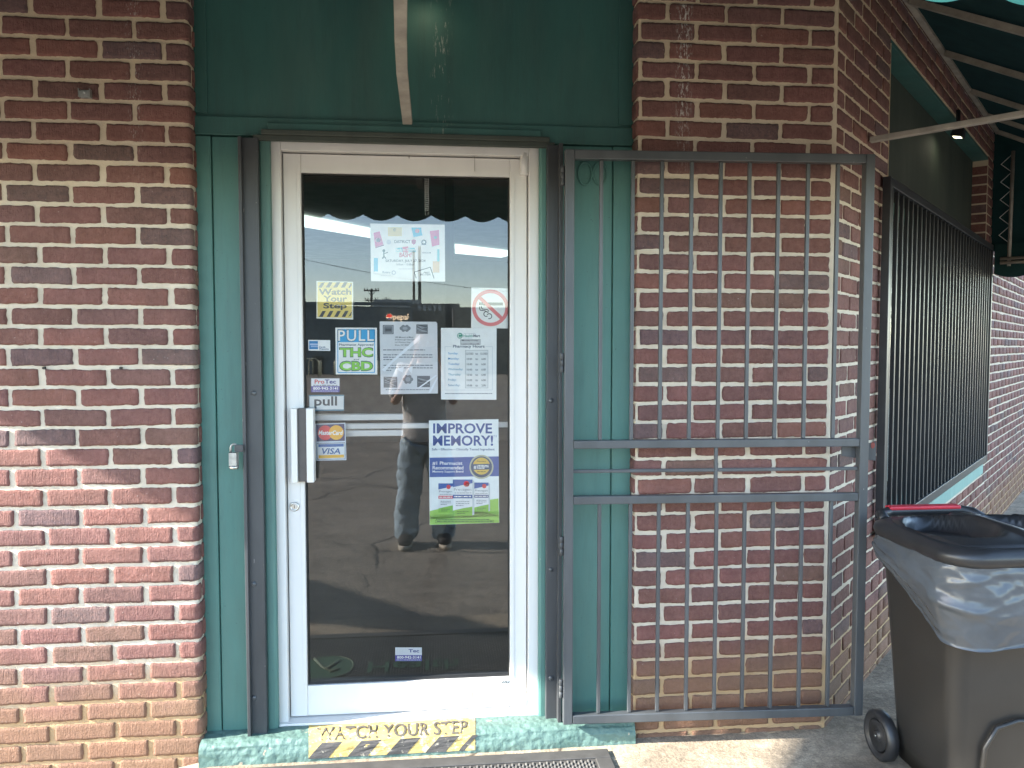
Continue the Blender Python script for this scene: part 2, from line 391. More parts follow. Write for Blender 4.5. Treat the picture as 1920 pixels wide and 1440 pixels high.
def brickwork(mb, path, zr, cells, fine=True, skew=None):
    """cells: for each row index the list of (u0,u1) bricks; zr: function(row)->(z0,z1)"""
    for row, bricks in cells:
        z0, z1 = zr(row)
        for u0, u1 in bricks:
            c = rng.choice(PAL); k = rng.uniform(.86, 1.14); mb.tint = (c[0]*k, c[1]*k*rng.uniform(.95, 1.05), c[2]*k*rng.uniform(.93, 1.07), 1)
            j = [rng.uniform(.0065, .0115), rng.uniform(.0065, .0115), rng.uniform(.0054, .0086), rng.uniform(.0054, .0086)]
            if rng.random() < .12: j[rng.randrange(4)] += .004
            a, b, c0, d0 = u0+j[0], u1-j[1], z0+j[2], z1-j[3]
            if b-a < .02 or d0-c0 < .02: continue
            nu, nv = (max(3, int((b-a)/.0085)), 7) if fine else (max(2, int((b-a)/.06)), 3)
            dep = rng.uniform(-.001, .0022); sd = rng.uniform(0, 100); tilt = rng.uniform(-.0018, .0018)
            chip = [rng.choice((.0012, .002, .003, .006, .012)) if fine else .002 for _ in range(4)]
            idx = {}
            for i in range(-1, nu+2):
                for q in range(-1, nv+2):
                    ii, qq = min(max(i, 0), nu), min(max(q, 0), nv)
                    u = a+(b-a)*ii/nu; z = c0+(d0-c0)*qq/nv
                    edge = ii in (0, nu) or qq in (0, nv); rim = i != ii or q != qq
                    # rounded, slightly ragged outline
                    du, dz = min(u-a, b-u), min(z-c0, d0-z)
                    cr = chip[(0 if u-a < b-u else 1)+(0 if z-c0 < d0-z else 2)]
                    if du < cr and dz < cr:
                        l = math.hypot(cr-du, cr-dz)
                        if l > cr:
                            f = 1-cr/l; u += (cr-du)*f*(1 if u-a < b-u else -1); z += (cr-dz)*f*(1 if z-c0 < d0-z else -1)
                    if fine and edge:
                        u += (noise.noise((u*60, z*60, sd))*.0030+noise.noise((u*190, z*190, sd))*.0016)*(ii in (0, nu)); z += (noise.noise((u*32, z*30, sd+9))*.0026+noise.noise((u*150, z*90, sd+3))*.0024)*(qq in (0, nv))
                    z += tilt*(ii/nu-.5)*2
                    h = dep-(.0016 if edge else 0)+(noise.noise((u*70, z*70, sd))*.0012 if fine else 0)
                    if rim: h = -.016
                    p, nn = path.at(u)
                    idx[i, q] = mb.V((p.x+nn.x*h, p.y+nn.y*h, z))
            for i in range(-1, nu+1):
                for q in range(-1, nv+1):
                    mb.Fc((idx[i, q], idx[i+1, q], idx[i+1, q+1], idx[i, q+1]), M_BRICK, True)
    mb.tint = (1, 1, 1, 1)
def mortar(mb, path, u0, u1, z0, z1, depth=-.006, m=None):
    us = [u0]+[u for u in path.u if u0+1e-4 < u < u1-1e-4]+[u1]
    cols = []
    for u in us:
        p, n = path.at(u); cols.append((mb.V((p.x+n.x*depth, p.y+n.y*depth, z0)), mb.V((p.x+n.x*depth, p.y+n.y*depth, z1))))
    for A, B in zip(cols, cols[1:]): mb.Fc((A[0], B[0], B[1], A[1]), m or M_MORTAR, False)
def runs(j0, step, lo, hi, extra=()):
    """bricks between joints j0 + k*step inside lo..hi"""
    js = [lo]; k = math.ceil((lo-j0)/step)
    while j0+k*step < hi-.03:
        v = j0+k*step+rng.uniform(-.004, .004)
        if v > lo+.03: js.append(v)
        k += 1
    js.append(hi); return list(zip(js, js[1:]))
zr = lambda r: (Z0+r*H, Z0+(r+1)*H)
ROWS = range(-2, 47)

# ------------------------------------------------------------------ the corner building
XL, XR, XC = -.838, .749, 1.521                           # pier edges and the right corner
XL2 = -3.40                                               # the building's left corner
S2 = math.sqrt(.5)
D, NS = Vector((S2, S2)), Vector((S2, -S2))               # along the side wall, and out of it
def side(s, off=0.0, z=0.0): return Vector((XC+D.x*s+NS.x*off, D.y*s+NS.y*off, z))
def onS(px, py, off=0.0):                                 # photo point -> (s, z) on the side wall
    r = ray(px, py); n = Vector((NS.x, NS.y, 0)); c = Vector((XC, 0, 0))
    t = (off-(CAM-c).dot(n))/r.dot(n); q = CAM+t*r; return (q-c).dot(Vector((D.x, D.y, 0))), q.z
B = empty('corner_building', (0, 0, 0), 'red brick corner building with green boarded doorway and barred side window', 'building')
TOP = 3.62
# left pier
pl = Path([(XL2, 0), (XL, 0), (XL, .16)], [0, .022, 0]); ue = pl.u[-1]; uL = XL-XL2
mb = MB()
mortar(mb, pl, 0, ue, -.14, TOP)
cells = []
for r in ROWS:
    zc = zr(r)[0]; A = (round((2.622-zc)/H)) % 2 == 0
    j0 = (-1.135 if A else -1.022)-XL2
    low = XL-XL2 - .0
    cells.append((r, runs(j0-10*.2165, .2165, .8, low+.012)+[] if False else runs(j0-10*.2165, .2165, .9, low+.09)))
brickwork(mb, pl, zr, cells)
brickwork(mb, pl, zr, [(r, runs((.1 if r % 2 else .2), .2165, 0, .9)) for r in ROWS], fine=False)
mb.build('left_pier', B, tint=True)
# right pier and the side wall in one run
WS0, WS1, WZ0, WZ1 = .775, 3.60, .60, 2.87                # window opening along the side wall
pr = Path([(XR, .16), (XR, 0), (XC, 0), (XC+D.x*14, D.y*14)], [0, .016, 0, 0]); u0 = pr.to((XR+.016, 0))-.016; uc = pr.to((XC, 0))
mb = MB(); mortar(mb, pr, 0, uc, -.1, TOP)
cells = []
for r in ROWS:
    A = (round((2.622-zr(r)[0])/H)) % 2 == 1
    j0 = u0+((.864 if A else .976)-XR); cells.append((r, runs(j0-6*.219, .219, .06, uc-.006)))
brickwork(mb, pr, zr, cells)
mb.build('right_pier', B, tint=True)
mb = MB()
mortar(mb, pr, uc, uc+WS0, -.1, TOP); mortar(mb, pr, uc+WS0, uc+WS1, -.1, WZ0-.06); mortar(mb, pr, uc+WS0, uc+WS1, WZ1, TOP); mortar(mb, pr, uc+WS1, uc+14, -.1, TOP)
near, far = [], []
for r in ROWS:
    z0, z1 = zr(r); off = (0 if r % 2 else .108)
    near.append((r, runs(uc+off, .2165, uc+.007, uc+WS0)))
    if z1 < WZ0-.03 or z0 > WZ1-.02: far.append((r, runs(uc+off, .2165, uc+WS0, uc+13.9)))
    else: far.append((r, runs(uc+off, .2165, uc+WS1, uc+13.9)))
brickwork(mb, pr, zr, near); brickwork(mb, pr, zr, far, fine=False)
# reveals of the opening, brick headers turning in
for s_, sg in ((WS0, 1), (WS1, -1)):
    for r in ROWS:
        z0, z1 = zr(r)
        if z0 < WZ0-.05 or z1 > WZ1+.02: continue
        c = rng.choice(PAL); mb.tint = c+(1,)
        a, b = side(s_, -.004), side(s_, -.105)
        e = side(s_+sg*.003, -.004)-side(s_, -.004)
        mb.quad(Vector((a.x, a.y, z0+.006))+e, Vector((b.x, b.y, z0+.006))+e, Vector((b.x, b.y, z1-.006))+e, Vector((a.x, a.y, z1-.006))+e, M_BRICK)
    mb.tint = (1, 1, 1, 1)
    a, b = side(s_, 0), side(s_, -.2); mb.quad((a.x, a.y, WZ0-.06), (b.x, b.y, WZ0-.06), (b.x, b.y, WZ1), (a.x, a.y, WZ1), M_MORTAR)
mb.build('side_wall', B, tint=True)
# the other sides, roof
mb = MB(); e1 = Vector((XL2-8*S2, 8*S2))
mb.box((0, 0, 0), (0, 0, 0), M_MORTAR) if False else None
mb.quad((XL2, 0, -.1), (XL2, 0, TOP), (e1.x, e1.y, TOP), (e1.x, e1.y, -.1), M_BRICK); e2 = side(14)
mb.quad((e1.x, e1.y, -.1), (e1.x, e1.y, TOP), (e1.x, 14, TOP), (e1.x, 14, -.1), M_BRICK)
mb.quad((e1.x, 14, -.1), (e1.x, 14, TOP), (e2.x, 14, TOP), (e2.x, 14, -.1), M_BRICK)
mb.quad((e2.x, 14, -.1), (e2.x, 14, TOP), (e2.x, e2.y, TOP), (e2.x, e2.y, -.1), M_BRICK)
mb.tint = PAL[0]+(1,); mb.t = [mb.tint]*len(mb.v); mb.build('rear_wall', B, tint=True)
mb = MB(); mb.poly([(XL2, 0, TOP), (XC, 0, TOP), (e2.x, e2.y, TOP), (e2.x, 14, TOP), (e1.x, 14, TOP), (e1.x, e1.y, TOP)], M_CONC); mb.build('roof', B)

# --- green boarded entrance
PY = .062
mb = MB()
x0, x1 = XL-.004, XR+.004
zl = 2.322
mb.box((x0, PY+.012, zl), (x1, PY+.05, TOP), M_GREEN_P)
mb.box((x0, PY+.006, zl+.01), (x0+.045, PY+.02, TOP), M_GREEN_P, .002); mb.box((x1-.055, PY+.006, zl+.01), (x1, PY+.02, TOP), M_GREEN_P, .002)
mb.build('header_panel', B)
mb = MB(); zb = onY(600, 258, PY).z
mb.box((x0, PY-.004, zb), (x1, PY+.05, zl-.003), M_GREEN_P, .003)
mb.build('lintel_board', B)
mb = MB(); a = onY(490, 240, PY-.02); b = onY(1030, 268, PY-.02); b.z = onY(760, 269, PY-.022).z+.006; a.z = b.z+.062
mb.box((a.x, PY-.03, b.z+.012), (b.x, PY-.006, b.z+.03), M_GRIME, .003); mb.box((a.x+.02, PY-.018, b.z+.03), (b.x-.03, PY-.005, a.z-.005), M_GREEN_P, .003)
mb.box((a.x-.03, PY-.022, b.z-.006), (b.x+.02, PY-.0, b.z+.012), M_GRIME, .002)
mb.build('drip_mould', B)
FZ = .045                                                 # boards stop on the sill
def board(xa, xb, ya, name, m=M_GREEN, zt=None, bev=.004):
    mb = MB(); zt = zt or zb-.003
    # slightly uneven planed board
    n = 14; z0 = FZ
    for k in range(n):
        pass
    mb.box((xa, ya, z0), (xb, ya+.03, zt), m, bev); return mb.build(name, B)
X = lambda px, Y=PY: onY(px, 700, Y).x
board(x0, X(403), PY, 'jamb_board'); board(X(403)+.002, X(458), PY+.006, 'jamb_board')
board(X(489), X(512.5, .06), .060, 'door_casing', M_GREEN_W, bev=.012)
board(X(1010.5, .06), X(1030), .060, 'door_casing', M_GREEN_W, bev=.010)
board(X(1050), X(1147), PY+.006, 'jamb_board'); board(X(1147)+.002, x1, PY, 'jamb_board')
# painted-over house number
for cx in (1097, 1125):
    mb = MB(); c = onY(cx, 325, PY); vs = []
    pts = [Vector((c.x+.026*math.cos(a), PY+.002, c.z+.042*math.sin(a))) for a in [2*math.pi*k/20 for k in range(21)]]
    mb.tube(pts, .0042, M_GREEN, 6, False); mb.build('house_digit', B)
# sill: lumpy painted concrete step
PROF = [(.155, .062), (.10, .072), (.05, .076), (.0, .078), (-.022, .075), (-.034, .064), (-.040, .045), (-.043, .02), (-.046, -.04)]
def sill_pt(x, t, lift=0.0):
    t = min(max(t, 0), len(PROF)-1.001); i = int(t); q = t-i
    (ya, za), (yb, zb_) = PROF[i], PROF[i+1]
    y, z = ya+(yb-ya)*q, za+(zb_-za)*q
    ny, nz = -(za-zb_), -(yb-ya)
    l = math.hypot(ny, nz) or 1; ny, nz = ny/l, nz/l
    k = noise.noise((x*7, t*.9, 3.3))*.005+noise.noise((x*26, t*2.4, 8))*.0028
    return Vector((x, y+ny*(k+lift), z+nz*(k+lift)))
mb = MB(); mb.smooth = True; nx, ntt = 150, 40
ids = [[mb.V(sill_pt(XL-.003+(XR-XL+.006)*i/nx, q*(len(PROF)-1)/ntt)) for q in range(ntt+1)] for i in range(nx+1)]
for i in range(nx):
    for q in range(ntt): mb.Fc((ids[i][q], ids[i][q+1], ids[i+1][q+1], ids[i+1][q]), M_SILL)
mb.build('door_sill', B)

# --- the aluminium door
dx0, dx1 = onY(513, 700, .1).x-.012, onY(1008.5, 700, .1).x+.012; dzT = onY(760, 272, .1).z+.012; dzB = .078
mb = MB(); fw = .048; lzH = onY(760, 288.5, .11).z
mb.box((dx0, .095, dzB), (dx0+fw, .19, dzT), M_ALU, .002); mb.box((dx1-fw, .095, dzB), (dx1, .19, dzT), M_ALU, .002)
mb.box((dx0+fw+.0005, .096, lzH), (dx1-fw-.0005, .19, dzT-.0005), M_ALU, .002)
mb.build('door_frame', B)
mb = MB(); mb.box((dx0+.01, .075, dzB-.012), (dx1-.01, .19, dzB+.006), M_ALU, .003); mb.build('threshold', B)
mb = MB(); mb.box((dx0+.02, .165, dzB), (dx0+.05, .18, dzT-.02), M_GAP); mb.box((dx1-.05, .165, dzB), (dx1-.02, .18, dzT-.02), M_GAP); mb.box((dx0+.05, .165, dzT-.05), (dx1-.05, .18, dzT-.02), M_GAP); mb.build('weather_strip', B)
lx0, lx1, lzT, lzB = dx0+fw+.004, dx1-fw-.004, lzH-.005, dzB+.010
gx0, gx1, gzT, gzB = -.484, .292, 2.141, .205
DR = empty('door', (lx0, .13, lzB), None, None); DR.parent = B; DR.location = (lx0, .13, lzB)
mb = MB(); yf, yb_ = .125, .165
mb.box((lx0, yf, lzB), (gx0, yb_, lzT), M_ALU, .0025); mb.box((gx1, yf, lzB), (lx1, yb_, lzT), M_ALU, .0025)
mb.box((gx0+.0005, yf+.001, gzT), (gx1-.0005, yb_, lzT), M_ALU, .002); mb.box((gx0+.0005, yf+.001, lzB), (gx1-.0005, yb_, gzB), M_ALU, .002)
st = .009                                                 # glazing stops
mb.box((gx0-.016, yf-.0025, gzB-.0), (gx0-.0015, yf+.002, gzT+.012), M_ALU, .001); mb.box((gx1+.0015, yf-.0025, gzB), (gx1+.016, yf+.002, gzT+.012), M_ALU, .001)
mb.box((gx0, yf+.012, gzB), (gx0+.005, .16, gzT), M_GAP); mb.box((gx1-.005, yf+.012, gzB), (gx1, .16, gzT), M_GAP)
mb.box((gx0+.005, yf+.012, gzB), (gx1-.005, .16, gzB+.012), M_RUBDARK); mb.box((gx0+.005, yf+.012, gzT-.004), (gx1-.005, .16, gzT), M_GAP)
mb.build('stile_frame', DR)
mb = MB(); mb.quad((gx0+.004, GY, gzB+.011), (gx1-.004, GY, gzB+.011), (gx1-.004, GY, gzT-.003), (gx0+.004, GY, gzT-.003), M_GLASS); mb.build('glass_pane', DR)
# pull handle
mb = MB(); hz0, hz1 = onY(560, 905, .08).z, onY(560, 766, .08).z; hx = lambda px: onY(px, 835, .085).x
mb.box((hx(546), .080, hz0), (hx(557.5), .128, hz1), M_ALU, .002); mb.box((hx(575), .078, hz0), (hx(588.5), .128, hz1), M_ALU, .002)
mb.box((hx(557.5)+.0005, .094, hz0+.001), (hx(575)-.0005, .128, hz1-.001), M_ALU_D, .001); mb.build('pull_handle', DR)
mb = MB(); c = onY(552, 950, .122); mb.lathe([(.018, .004), (.018, -.002), (.0155, -.006), (.0115, -.006), (.0115, -.003), (.010, -.003), (.009, -.0045)], M_CHROME, (c.x, .124, c.z), 'Y', 28); mb.box((c.x-.0012, .1185, c.z-.006), (c.x+.0012, .1205, c.z+.006), M_GAP); mb.build('lock_cylinder', DR)
# pivot at the top and bottom hinge corner
for py0, py1 in ((286, 327), (1309, 1343)):
    mb = MB(); a, b = onY(984, py0, .1), onY(984, py1, .1)
    mb.lathe([(.015, 0), (.0175, .002), (.0175, a.z-b.z-.002), (.015, a.z-b.z)], M_ALU, (a.x, .112, b.z), 'Z', 20); mb.build('pivot_hinge', DR)
# push bar seen through the glass
mb = MB(); q = lambda px, py: onY(px, py, .20)
a, b = q(640, 804), q(958, 791); mb.box((a.x-.14, .185, a.z), (b.x, .21, b.z), M_ALU, .002)
a, b = q(631, 819), q(756, 776); mb.box((a.x-.12, .20, a.z), (b.x, .235, a.z+.024), M_ALU, .003); mb.box((a.x-.12, .20, b.z-.024), (b.x, .235, b.z), M_ALU, .003)
mb.build('push_bar', DR)
# hold-open spring chain inside
mb = MB(); a, b = onY(800, 333, .30), onY(801, 398, .30); n = 18
for k in range(n):
    z = a.z+(b.z-a.z)*k/n; mb.bar((a.x-.008, .30, z), (a.x+.008, .30, z+.001), .003, .003, M_ALU)
mb.tube([(a.x-.007, .30, a.z+.1), (a.x-.007, .30, b.z)], .0014, M_ALU, 5); mb.tube([(a.x+.007, .30, a.z+.1), (a.x+.007, .30, b.z+.03)], .0014, M_ALU, 5)
mb.tube([(a.x-.007, .30, b.z+.005), (a.x-.005, .30, b.z-.012), (a.x+.004, .30, b.z-.012), (a.x+.006, .30, b.z)], .0018, M_ALU, 5); mb.build('door_chain', DR)
# scuffed maker's mark on the bottom rail
sh = Sheet(.1235); sh.paper([(938, 1274), (960, 1274), (960, 1285), (938, 1285)], ink(225, 225, 222)); sh.text('WRIC', 939.5, 1276.5, 958.5, 1282, ink(70, 70, 72), .03); o = sh.mb.build('makers_mark', DR)
M_SCUFF = mat('scuff', (.16, .14, .12), .8)
for px, y0, y1, wd in ((886, 1298, 1318, .0025), (533, 1294, 1300, .004), (890, 288, 321, .0014), (767, 292, 297, .003)):
    a, b = onY(px, y0, .1225), onY(px, y1, .1225); mb = MB()
    mb.box((a.x-wd/2, .1228, b.z), (a.x+wd/2, .1243, a.z), M_SCUFF); mb.build('scuff_mark', DR)

# --- dark steel angles that carry the gate
for nm, a_, b_, flange in (('steel_angle', 455, 490, 0), ('steel_angle', 1025, 1049, 1)):
    xa, xb = X(a_, .03), X(b_, .03); zt = onY((a_+b_)/2, 258 if not flange else 272, .03).z
    t = empty(nm, (xa, .05, FZ), 'dark steel angle bolted beside the door, ' + ('padlock side' if not flange else 'gate hinge side'), 'steel angle', 'steel angles beside the door')
    mb = MB(); mb.box((xa, .030, FZ), (xb, .0585, zt), M_STEEL_D, .002)
    xf = (xa, xa+.012) if not flange else (xb-.008, xb+.006)
    mb.box((xf[0], .012 if not flange else -.004, FZ), (xf[1], .0295, zt), M_STEEL_D, .002); mb.build('angle_bar', t)
    for py in ((737, 1095, 1308) if not flange else (751, 1068, 1271)):
        c = onY((a_+b_)/2+ (4 if not flange else -4), py, .03); mb = MB()
        mb.lathe([(.009, .003), (.009, -.001), (.0065, -.004), (.002, -.0052)], M_STEEL, (c.x, .029, c.z), 'Y', 14); mb.build('bolt', t)
# padlock hanging from the left angle
PK = empty('padlock', onY(441, 855, .0), 'small silver padlock hanging on the dark steel angle left of the door', 'padlock')
c = onY(440, 860, .01); mb = MB()
pr_ = [(-.017, .0), (-.013, -.017), (.013, -.017), (.017, .0), (.013, .014), (-.013, .014)]
lo, hi = -.022, .024
A_ = [mb.V((c.x+x, c.y-.012+y, c.z+lo)) for x, y in pr_]; B_ = [mb.V((c.x+x, c.y-.012+y, c.z+hi)) for x, y in pr_]
for k in range(6): mb.Fc((A_[k], A_[(k+1) % 6], B_[(k+1) % 6], B_[k]), M_GALV)
mb.Fc(A_[::-1], M_GALV); mb.Fc(B_, M_GALV)
mb.lathe([(.0155, -.034), (.017, -.030), (.017, -.0235)], M_CHROME, (c.x, c.y-.012, c.z), 'Z', 18); mb.build('lock_body', PK)
mb = MB(); mb.lathe([(.0162, -.0237), (.0162, -.0218)], M_GAP, (c.x, c.y-.012, c.z), 'Z', 18); mb.build('rubber_band', PK)
mb = MB(); mb.tube([(c.x-.010, c.y-.012, c.z+.022)]+[(c.x+.012*math.cos(a)+.002, c.y-.012, c.z+.040+.014*math.sin(a)) for a in [math.pi*(1-k/8) for k in range(9)]]+[(c.x+.014, c.y-.012, c.z+.022)], .0038, M_GALV, 10); mb.build('shackle', PK)
mb = MB(); mb.box((c.x+.004, c.y-.018, c.z+.026), (X(457, .02), c.y-.009, c.z+.052), M_STEEL_D, .002); mb.build('hasp', PK)
# cable clip on the left brickwork
c = onY(162, 177, -.004); t = empty('wall_clip', c, 'small galvanised cable clip on the brick left of the door', 'clip')
mb = MB(); mb.box((c.x-.019, -.008, c.z-.014), (c.x+.019, -.003, c.z+.014), M_GALV, .001); mb.box((c.x-.019, -.024, c.z-.014), (c.x-.0165, -.0085, c.z+.015), M_GALV, .0005); mb.box((c.x+.0165, -.024, c.z-.014), (c.x+.019, -.0085, c.z+.015), M_GALV, .0005)
mb.box((c.x-.016, -.024, c.z-.014), (c.x+.016, -.022, c.z+.006), M_GALV, .0005); mb.lathe([(.004, 0), (.004, -.003), (.002, -.004)], M_CHROME, (c.x+.003, -.0245, c.z), 'Y', 10); mb.build('clip_plate', t)
for px, py in ((83, 690), (227, 690)):
    c = onY(px, py, 0); mb = MB(); mb.tube([(c.x, .004, c.z), (c.x, -.006, c.z)], .005, M_GAP, 8)
    tag(mb.build('rusted_anchor'), 'rusted anchor stub in the mortar joint, ' + ('nearer the outer edge' if px < 100 else 'nearer the doorway'), 'anchor', 'anchor stubs in the left mortar')

# ------------------------------------------------------------------ the security gate, swung open against the right pier
GP = Vector((onY(1064, 700, -.0600).x-.012, -.055, 0)); GA = R(-2.2)
gdir = Vector((math.cos(GA), math.sin(GA), 0)); gn = Vector((gdir.y, -gdir.x, 0))
def onG(px, py):                                          # photo point -> (distance along the gate, height)
    r = ray(px, py); t = (GP-CAM).dot(gn)/r.dot(gn); q = CAM+t*r; return (q-GP).dot(gdir), q.z
def G(g, z, off=0.0): return GP+gdir*g+gn*off+Vector((0, 0, z))
GT = empty('security_gate', (GP.x, GP.y, 0), 'grey steel barred security gate swung open against the brick pier', 'gate')
zt_, zb2 = onG(1350, 286)[1], onG(1330, 1347)[1]; ge = onG(1628, 700)[0]
tw = .034
def gbar(name, a, b, w_, m=M_STEEL, bev=.0025, d_=None):
    mb = MB(); mb.bar(a, b, w_, d_ or w_, m, tuple(gn), bev) if abs((b-a).normalized().z) > .5 else mb.bar(a, b, d_ or w_, w_, m, (0, 0, 1), bev)
    return mb.build(name, GT)
mb = MB()
mb.bar(G(tw/2, zb2), G(tw/2, zt_), tw, tw, M_STEEL, tuple(gn), .003); mb.bar(G(ge-tw/2, zb2), G(ge-tw/2, zt_), tw, tw, M_STEEL, tuple(gn), .003)
mb.bar(G(tw+.0005, zt_-tw/2), G(ge-tw-.0005, zt_-tw/2), tw-.001, tw-.001, M_STEEL, (0, 0, 1), .003); mb.bar(G(tw+.0005, zb2+tw/2), G(ge-tw-.0005, zb2+tw/2), tw-.001, tw-.001, M_STEEL, (0, 0, 1), .003)
mb.build('gate_frame', GT)
r1, r2, r3 = onG(1340, 831)[1], onG(1340, 934)[1], onG(1340, 881)[1]
for z in (r1, r2): gbar('rail', G(tw+.0005, z), G(ge-tw-.0005, z), .030)
xm = onG(1342, 880)[0]
gbar('thin_rail', G(tw+.0005, r3), G(xm-.007, r3), .0125); gbar('thin_rail', G(xm+.007, r3), G(ge-tw-.0005, r3), .0125)
gbar('picket', G(xm, r2+.0155), G(xm, r1-.0155), .013)
ups, los = (1130, 1190, 1244, 1299, 1354, 1408, 1462, 1517, 1572), (1120, 1177, 1230, 1285, 1338, 1390, 1443, 1497, 1552)
for u_, l_ in zip(ups, los):
    g1 = (onG(u_, 420)[0]+onG(l_, 1100)[0])/2
    gbar('picket', G(g1, r1+.0155), G(g1, zt_-tw-.0005), .0135); gbar('picket', G(g1, zb2+tw+.0005), G(g1, r2-.0155), .0135)
for py in (330, 680, 1023, 1290):
    g1, z1 = onG(1053, py); mb = MB(); mb.lathe([(.006, -.035), (.0075, -.033), (.0075, -.012), (.0068, -.0115), (.0075, -.011), (.0075, .011), (.0068, .0115), (.0075, .012), (.0075, .033), (.006, .035)], M_STEEL_D, tuple(G(-.008, z1, .004)), 'Z', 12); mb.build('hinge', GT)
mb = MB(); g0, z0 = onG(1600, 850)
a = onG(1597, 866); b = onG(1648, 830)
mb.hexa([G(a[0]-.03, a[1]+.02, -.024), G(b[0], a[1], -.024), G(b[0], a[1], -.018), G(a[0]-.03, a[1]+.02, -.018), G(a[0]-.03, b[1]-.015, -.024), G(b[0], b[1], -.024), G(b[0], b[1], -.018), G(a[0]-.03, b[1]-.015, -.018)], M_STEEL_D, .001)
c = onG(1641, 836); n = 14
mb.poly([G(c[0]+.008*math.cos(2*math.pi*k/n), c[1]+.012*math.sin(2*math.pi*k/n), -.0165) for k in range(n)], mat('latch_hole_rust', (.2, .04, .03), .7)); mb.build('latch_plate', GT)

# ------------------------------------------------------------------ barred side window
WN = empty('side_window', side(WS0, 0, WZ0), None, None); WN.parent = B
def sbox(mb, s0, s1, o0, o1, z0, z1, m, bev=0.0):
    P = [side(s0, o1), side(s1, o1), side(s1, o0), side(s0, o0)] if o1 > o0 else [side(s0, o0), side(s1, o0), side(s1, o1), side(s0, o1)]
    mb.hexa([(p.x, p.y, z0) for p in P]+[(p.x, p.y, z1) for p in P], m, bev)
zt2 = 2.24
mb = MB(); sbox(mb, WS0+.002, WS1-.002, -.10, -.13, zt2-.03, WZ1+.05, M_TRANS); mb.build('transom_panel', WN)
mb = MB(); sbox(mb, WS0+.002, WS1-.002, -.002, -.0985, WZ1-.002, WZ1+.02, M_GREEN_P, .002); mb.build('head_board', WN)
mb = MB(); sbox(mb, WS0+.003, WS0+.04, -.05, -.09, WZ0+.03, zt2-.031, M_GREEN, .003); sbox(mb, WS1-.04, WS1-.003, -.05, -.09, WZ0+.03, zt2-.031, M_GREEN, .003)
sbox(mb, WS0+.041, WS1-.041, -.05, -.09, zt2-.09, zt2-.032, M_GREEN, .003); sbox(mb, WS0+.041, WS1-.041, -.05, -.09, WZ0+.03, WZ0+.09, M_GREEN, .003); sbox(mb, 2.15, 2.2, -.05, -.09, WZ0+.091, zt2-.091, M_GREEN, .003); mb.build('window_frame', WN)
mb = MB(); a, b = side(WS0+.04, -.075), side(WS1-.04, -.075); mb.quad((a.x, a.y, WZ0+.085), (b.x, b.y, WZ0+.085), (b.x, b.y, zt2-.085), (a.x, a.y, zt2-.085), M_GLASS_W); mb.build('pane', WN)
mb = MB(); sbox(mb, WS0-.02, WS1+.02, .022, -.10, WZ0-.055, WZ0+.028, M_TEAL, .005); mb.build('window_sill', WN)
GR = empty('window_grille', side(WS0-.06, .03, WZ0), 'dark vertical steel bars over the side window', 'window grille')
ga, gb = .63, 3.63
mb = MB(); sbox(mb, ga, ga+.035, .046, .012, .64, 2.245, M_GRILLE, .002); sbox(mb, gb-.035, gb, .046, .012, .64, 2.245, M_GRILLE, .002)
sbox(mb, ga+.0355, gb-.0355, .045, .013, 2.205, 2.2445, M_GRILLE, .002); sbox(mb, ga+.0355, gb-.0355, .045, .013, .6405, .69, M_GRILLE, .002); mb.build('grille_frame', GR)
nb = 30; proto = None
for k in range(nb):
    s_ = ga+.035+(gb-ga-.07)*(k+.5)/nb; p = side(s_, .029, 0)
    if proto is None:
        mb = MB(); mb.bar((p.x, p.y, .691), (p.x, p.y, 2.204), 0.018, .016, M_GRILLE, (NS.x, NS.y, 0), .001); proto = mb.build('grille_bar', GR, loc=(p.x, p.y, 0)); p0 = Vector(proto.location)-p
    else:
        o = proto.copy(); o.location = p0+p; COL.objects.link(o)
# signs behind the side window
for k, (s0, s1, z0, z1, c, lab) in enumerate(((1.0, 1.36, .80, 1.28, (200, 205, 205), 'pale paper sheet low behind the window bars, wider one'), (2.25, 2.5, .85, 1.33, (150, 195, 190), 'pale teal paper sheet low behind the window bars'))):
    mb = MB(); sbox(mb, s0, s1, -.085, -.087, z0, z1, ink(*c)); tag(mb.build('window_sheet'), lab, 'paper sheet', 'paper sheets in the side window')

# ------------------------------------------------------------------ lamps
M_LAMP = emit_mat('lamp_lens', (1, .93, .58), 1.0)
def flood(name, p, out, label, power):
    t = empty(name, p, label, 'lamp', 'small flood lamps'); out = Vector(out)
    q = out.to_track_quat('-Z', 'Y').to_matrix()
    f = lambda v: Vector(p)+q @ Vector(v)
    mb = MB(); mb.hexa([f(v) for v in ((-.045, -.035, 0), (.045, -.035, 0), (.045, .035, 0), (-.045, .035, 0), (-.035, -.028, .05), (.035, -.028, .05), (.035, .028, .05), (-.035, .028, .05))], M_RUBDARK, .004); mb.build('lamp_housing', t)
    mb = MB(); mb.poly([f(v) for v in ((-.027, -.022, -.001), (.027, -.022, -.001), (.027, .022, -.001), (-.027, .022, -.001))][::-1], M_LAMP); mb.build('lamp_lens', t)
    mb = MB(); mb.tube([f((0, 0, .05)), f((0, .02, .09)), Vector(p)+Vector((0, 0, .16))], .012, M_RUBDARK, 8); mb.build('lamp_arm', t)
    l = bpy.data.lights.new('lamp_light', 'AREA'); l.energy = power; l.size = .06; l.color = (1, .95, .72)
    lo_ = bpy.data.objects.new('lamp_light', l); COL.objects.link(lo_); lo_.parent = t; lo_.location = q @ Vector((0, 0, -.004)); lo_.rotation_euler = q.to_euler()
p = side(2.27, .02, 2.755); flood('flood_lamp', p, (-NS.x*.25, -NS.y*.25, -1), 'lit square flood lamp under the head of the side window', .02)
p = onY(797, -4, -.03); flood('flood_lamp', Vector((p.x, -.03, p.z+.022)), (0, .3, -1), 'lit flood lamp on the green panel above the door', .004)

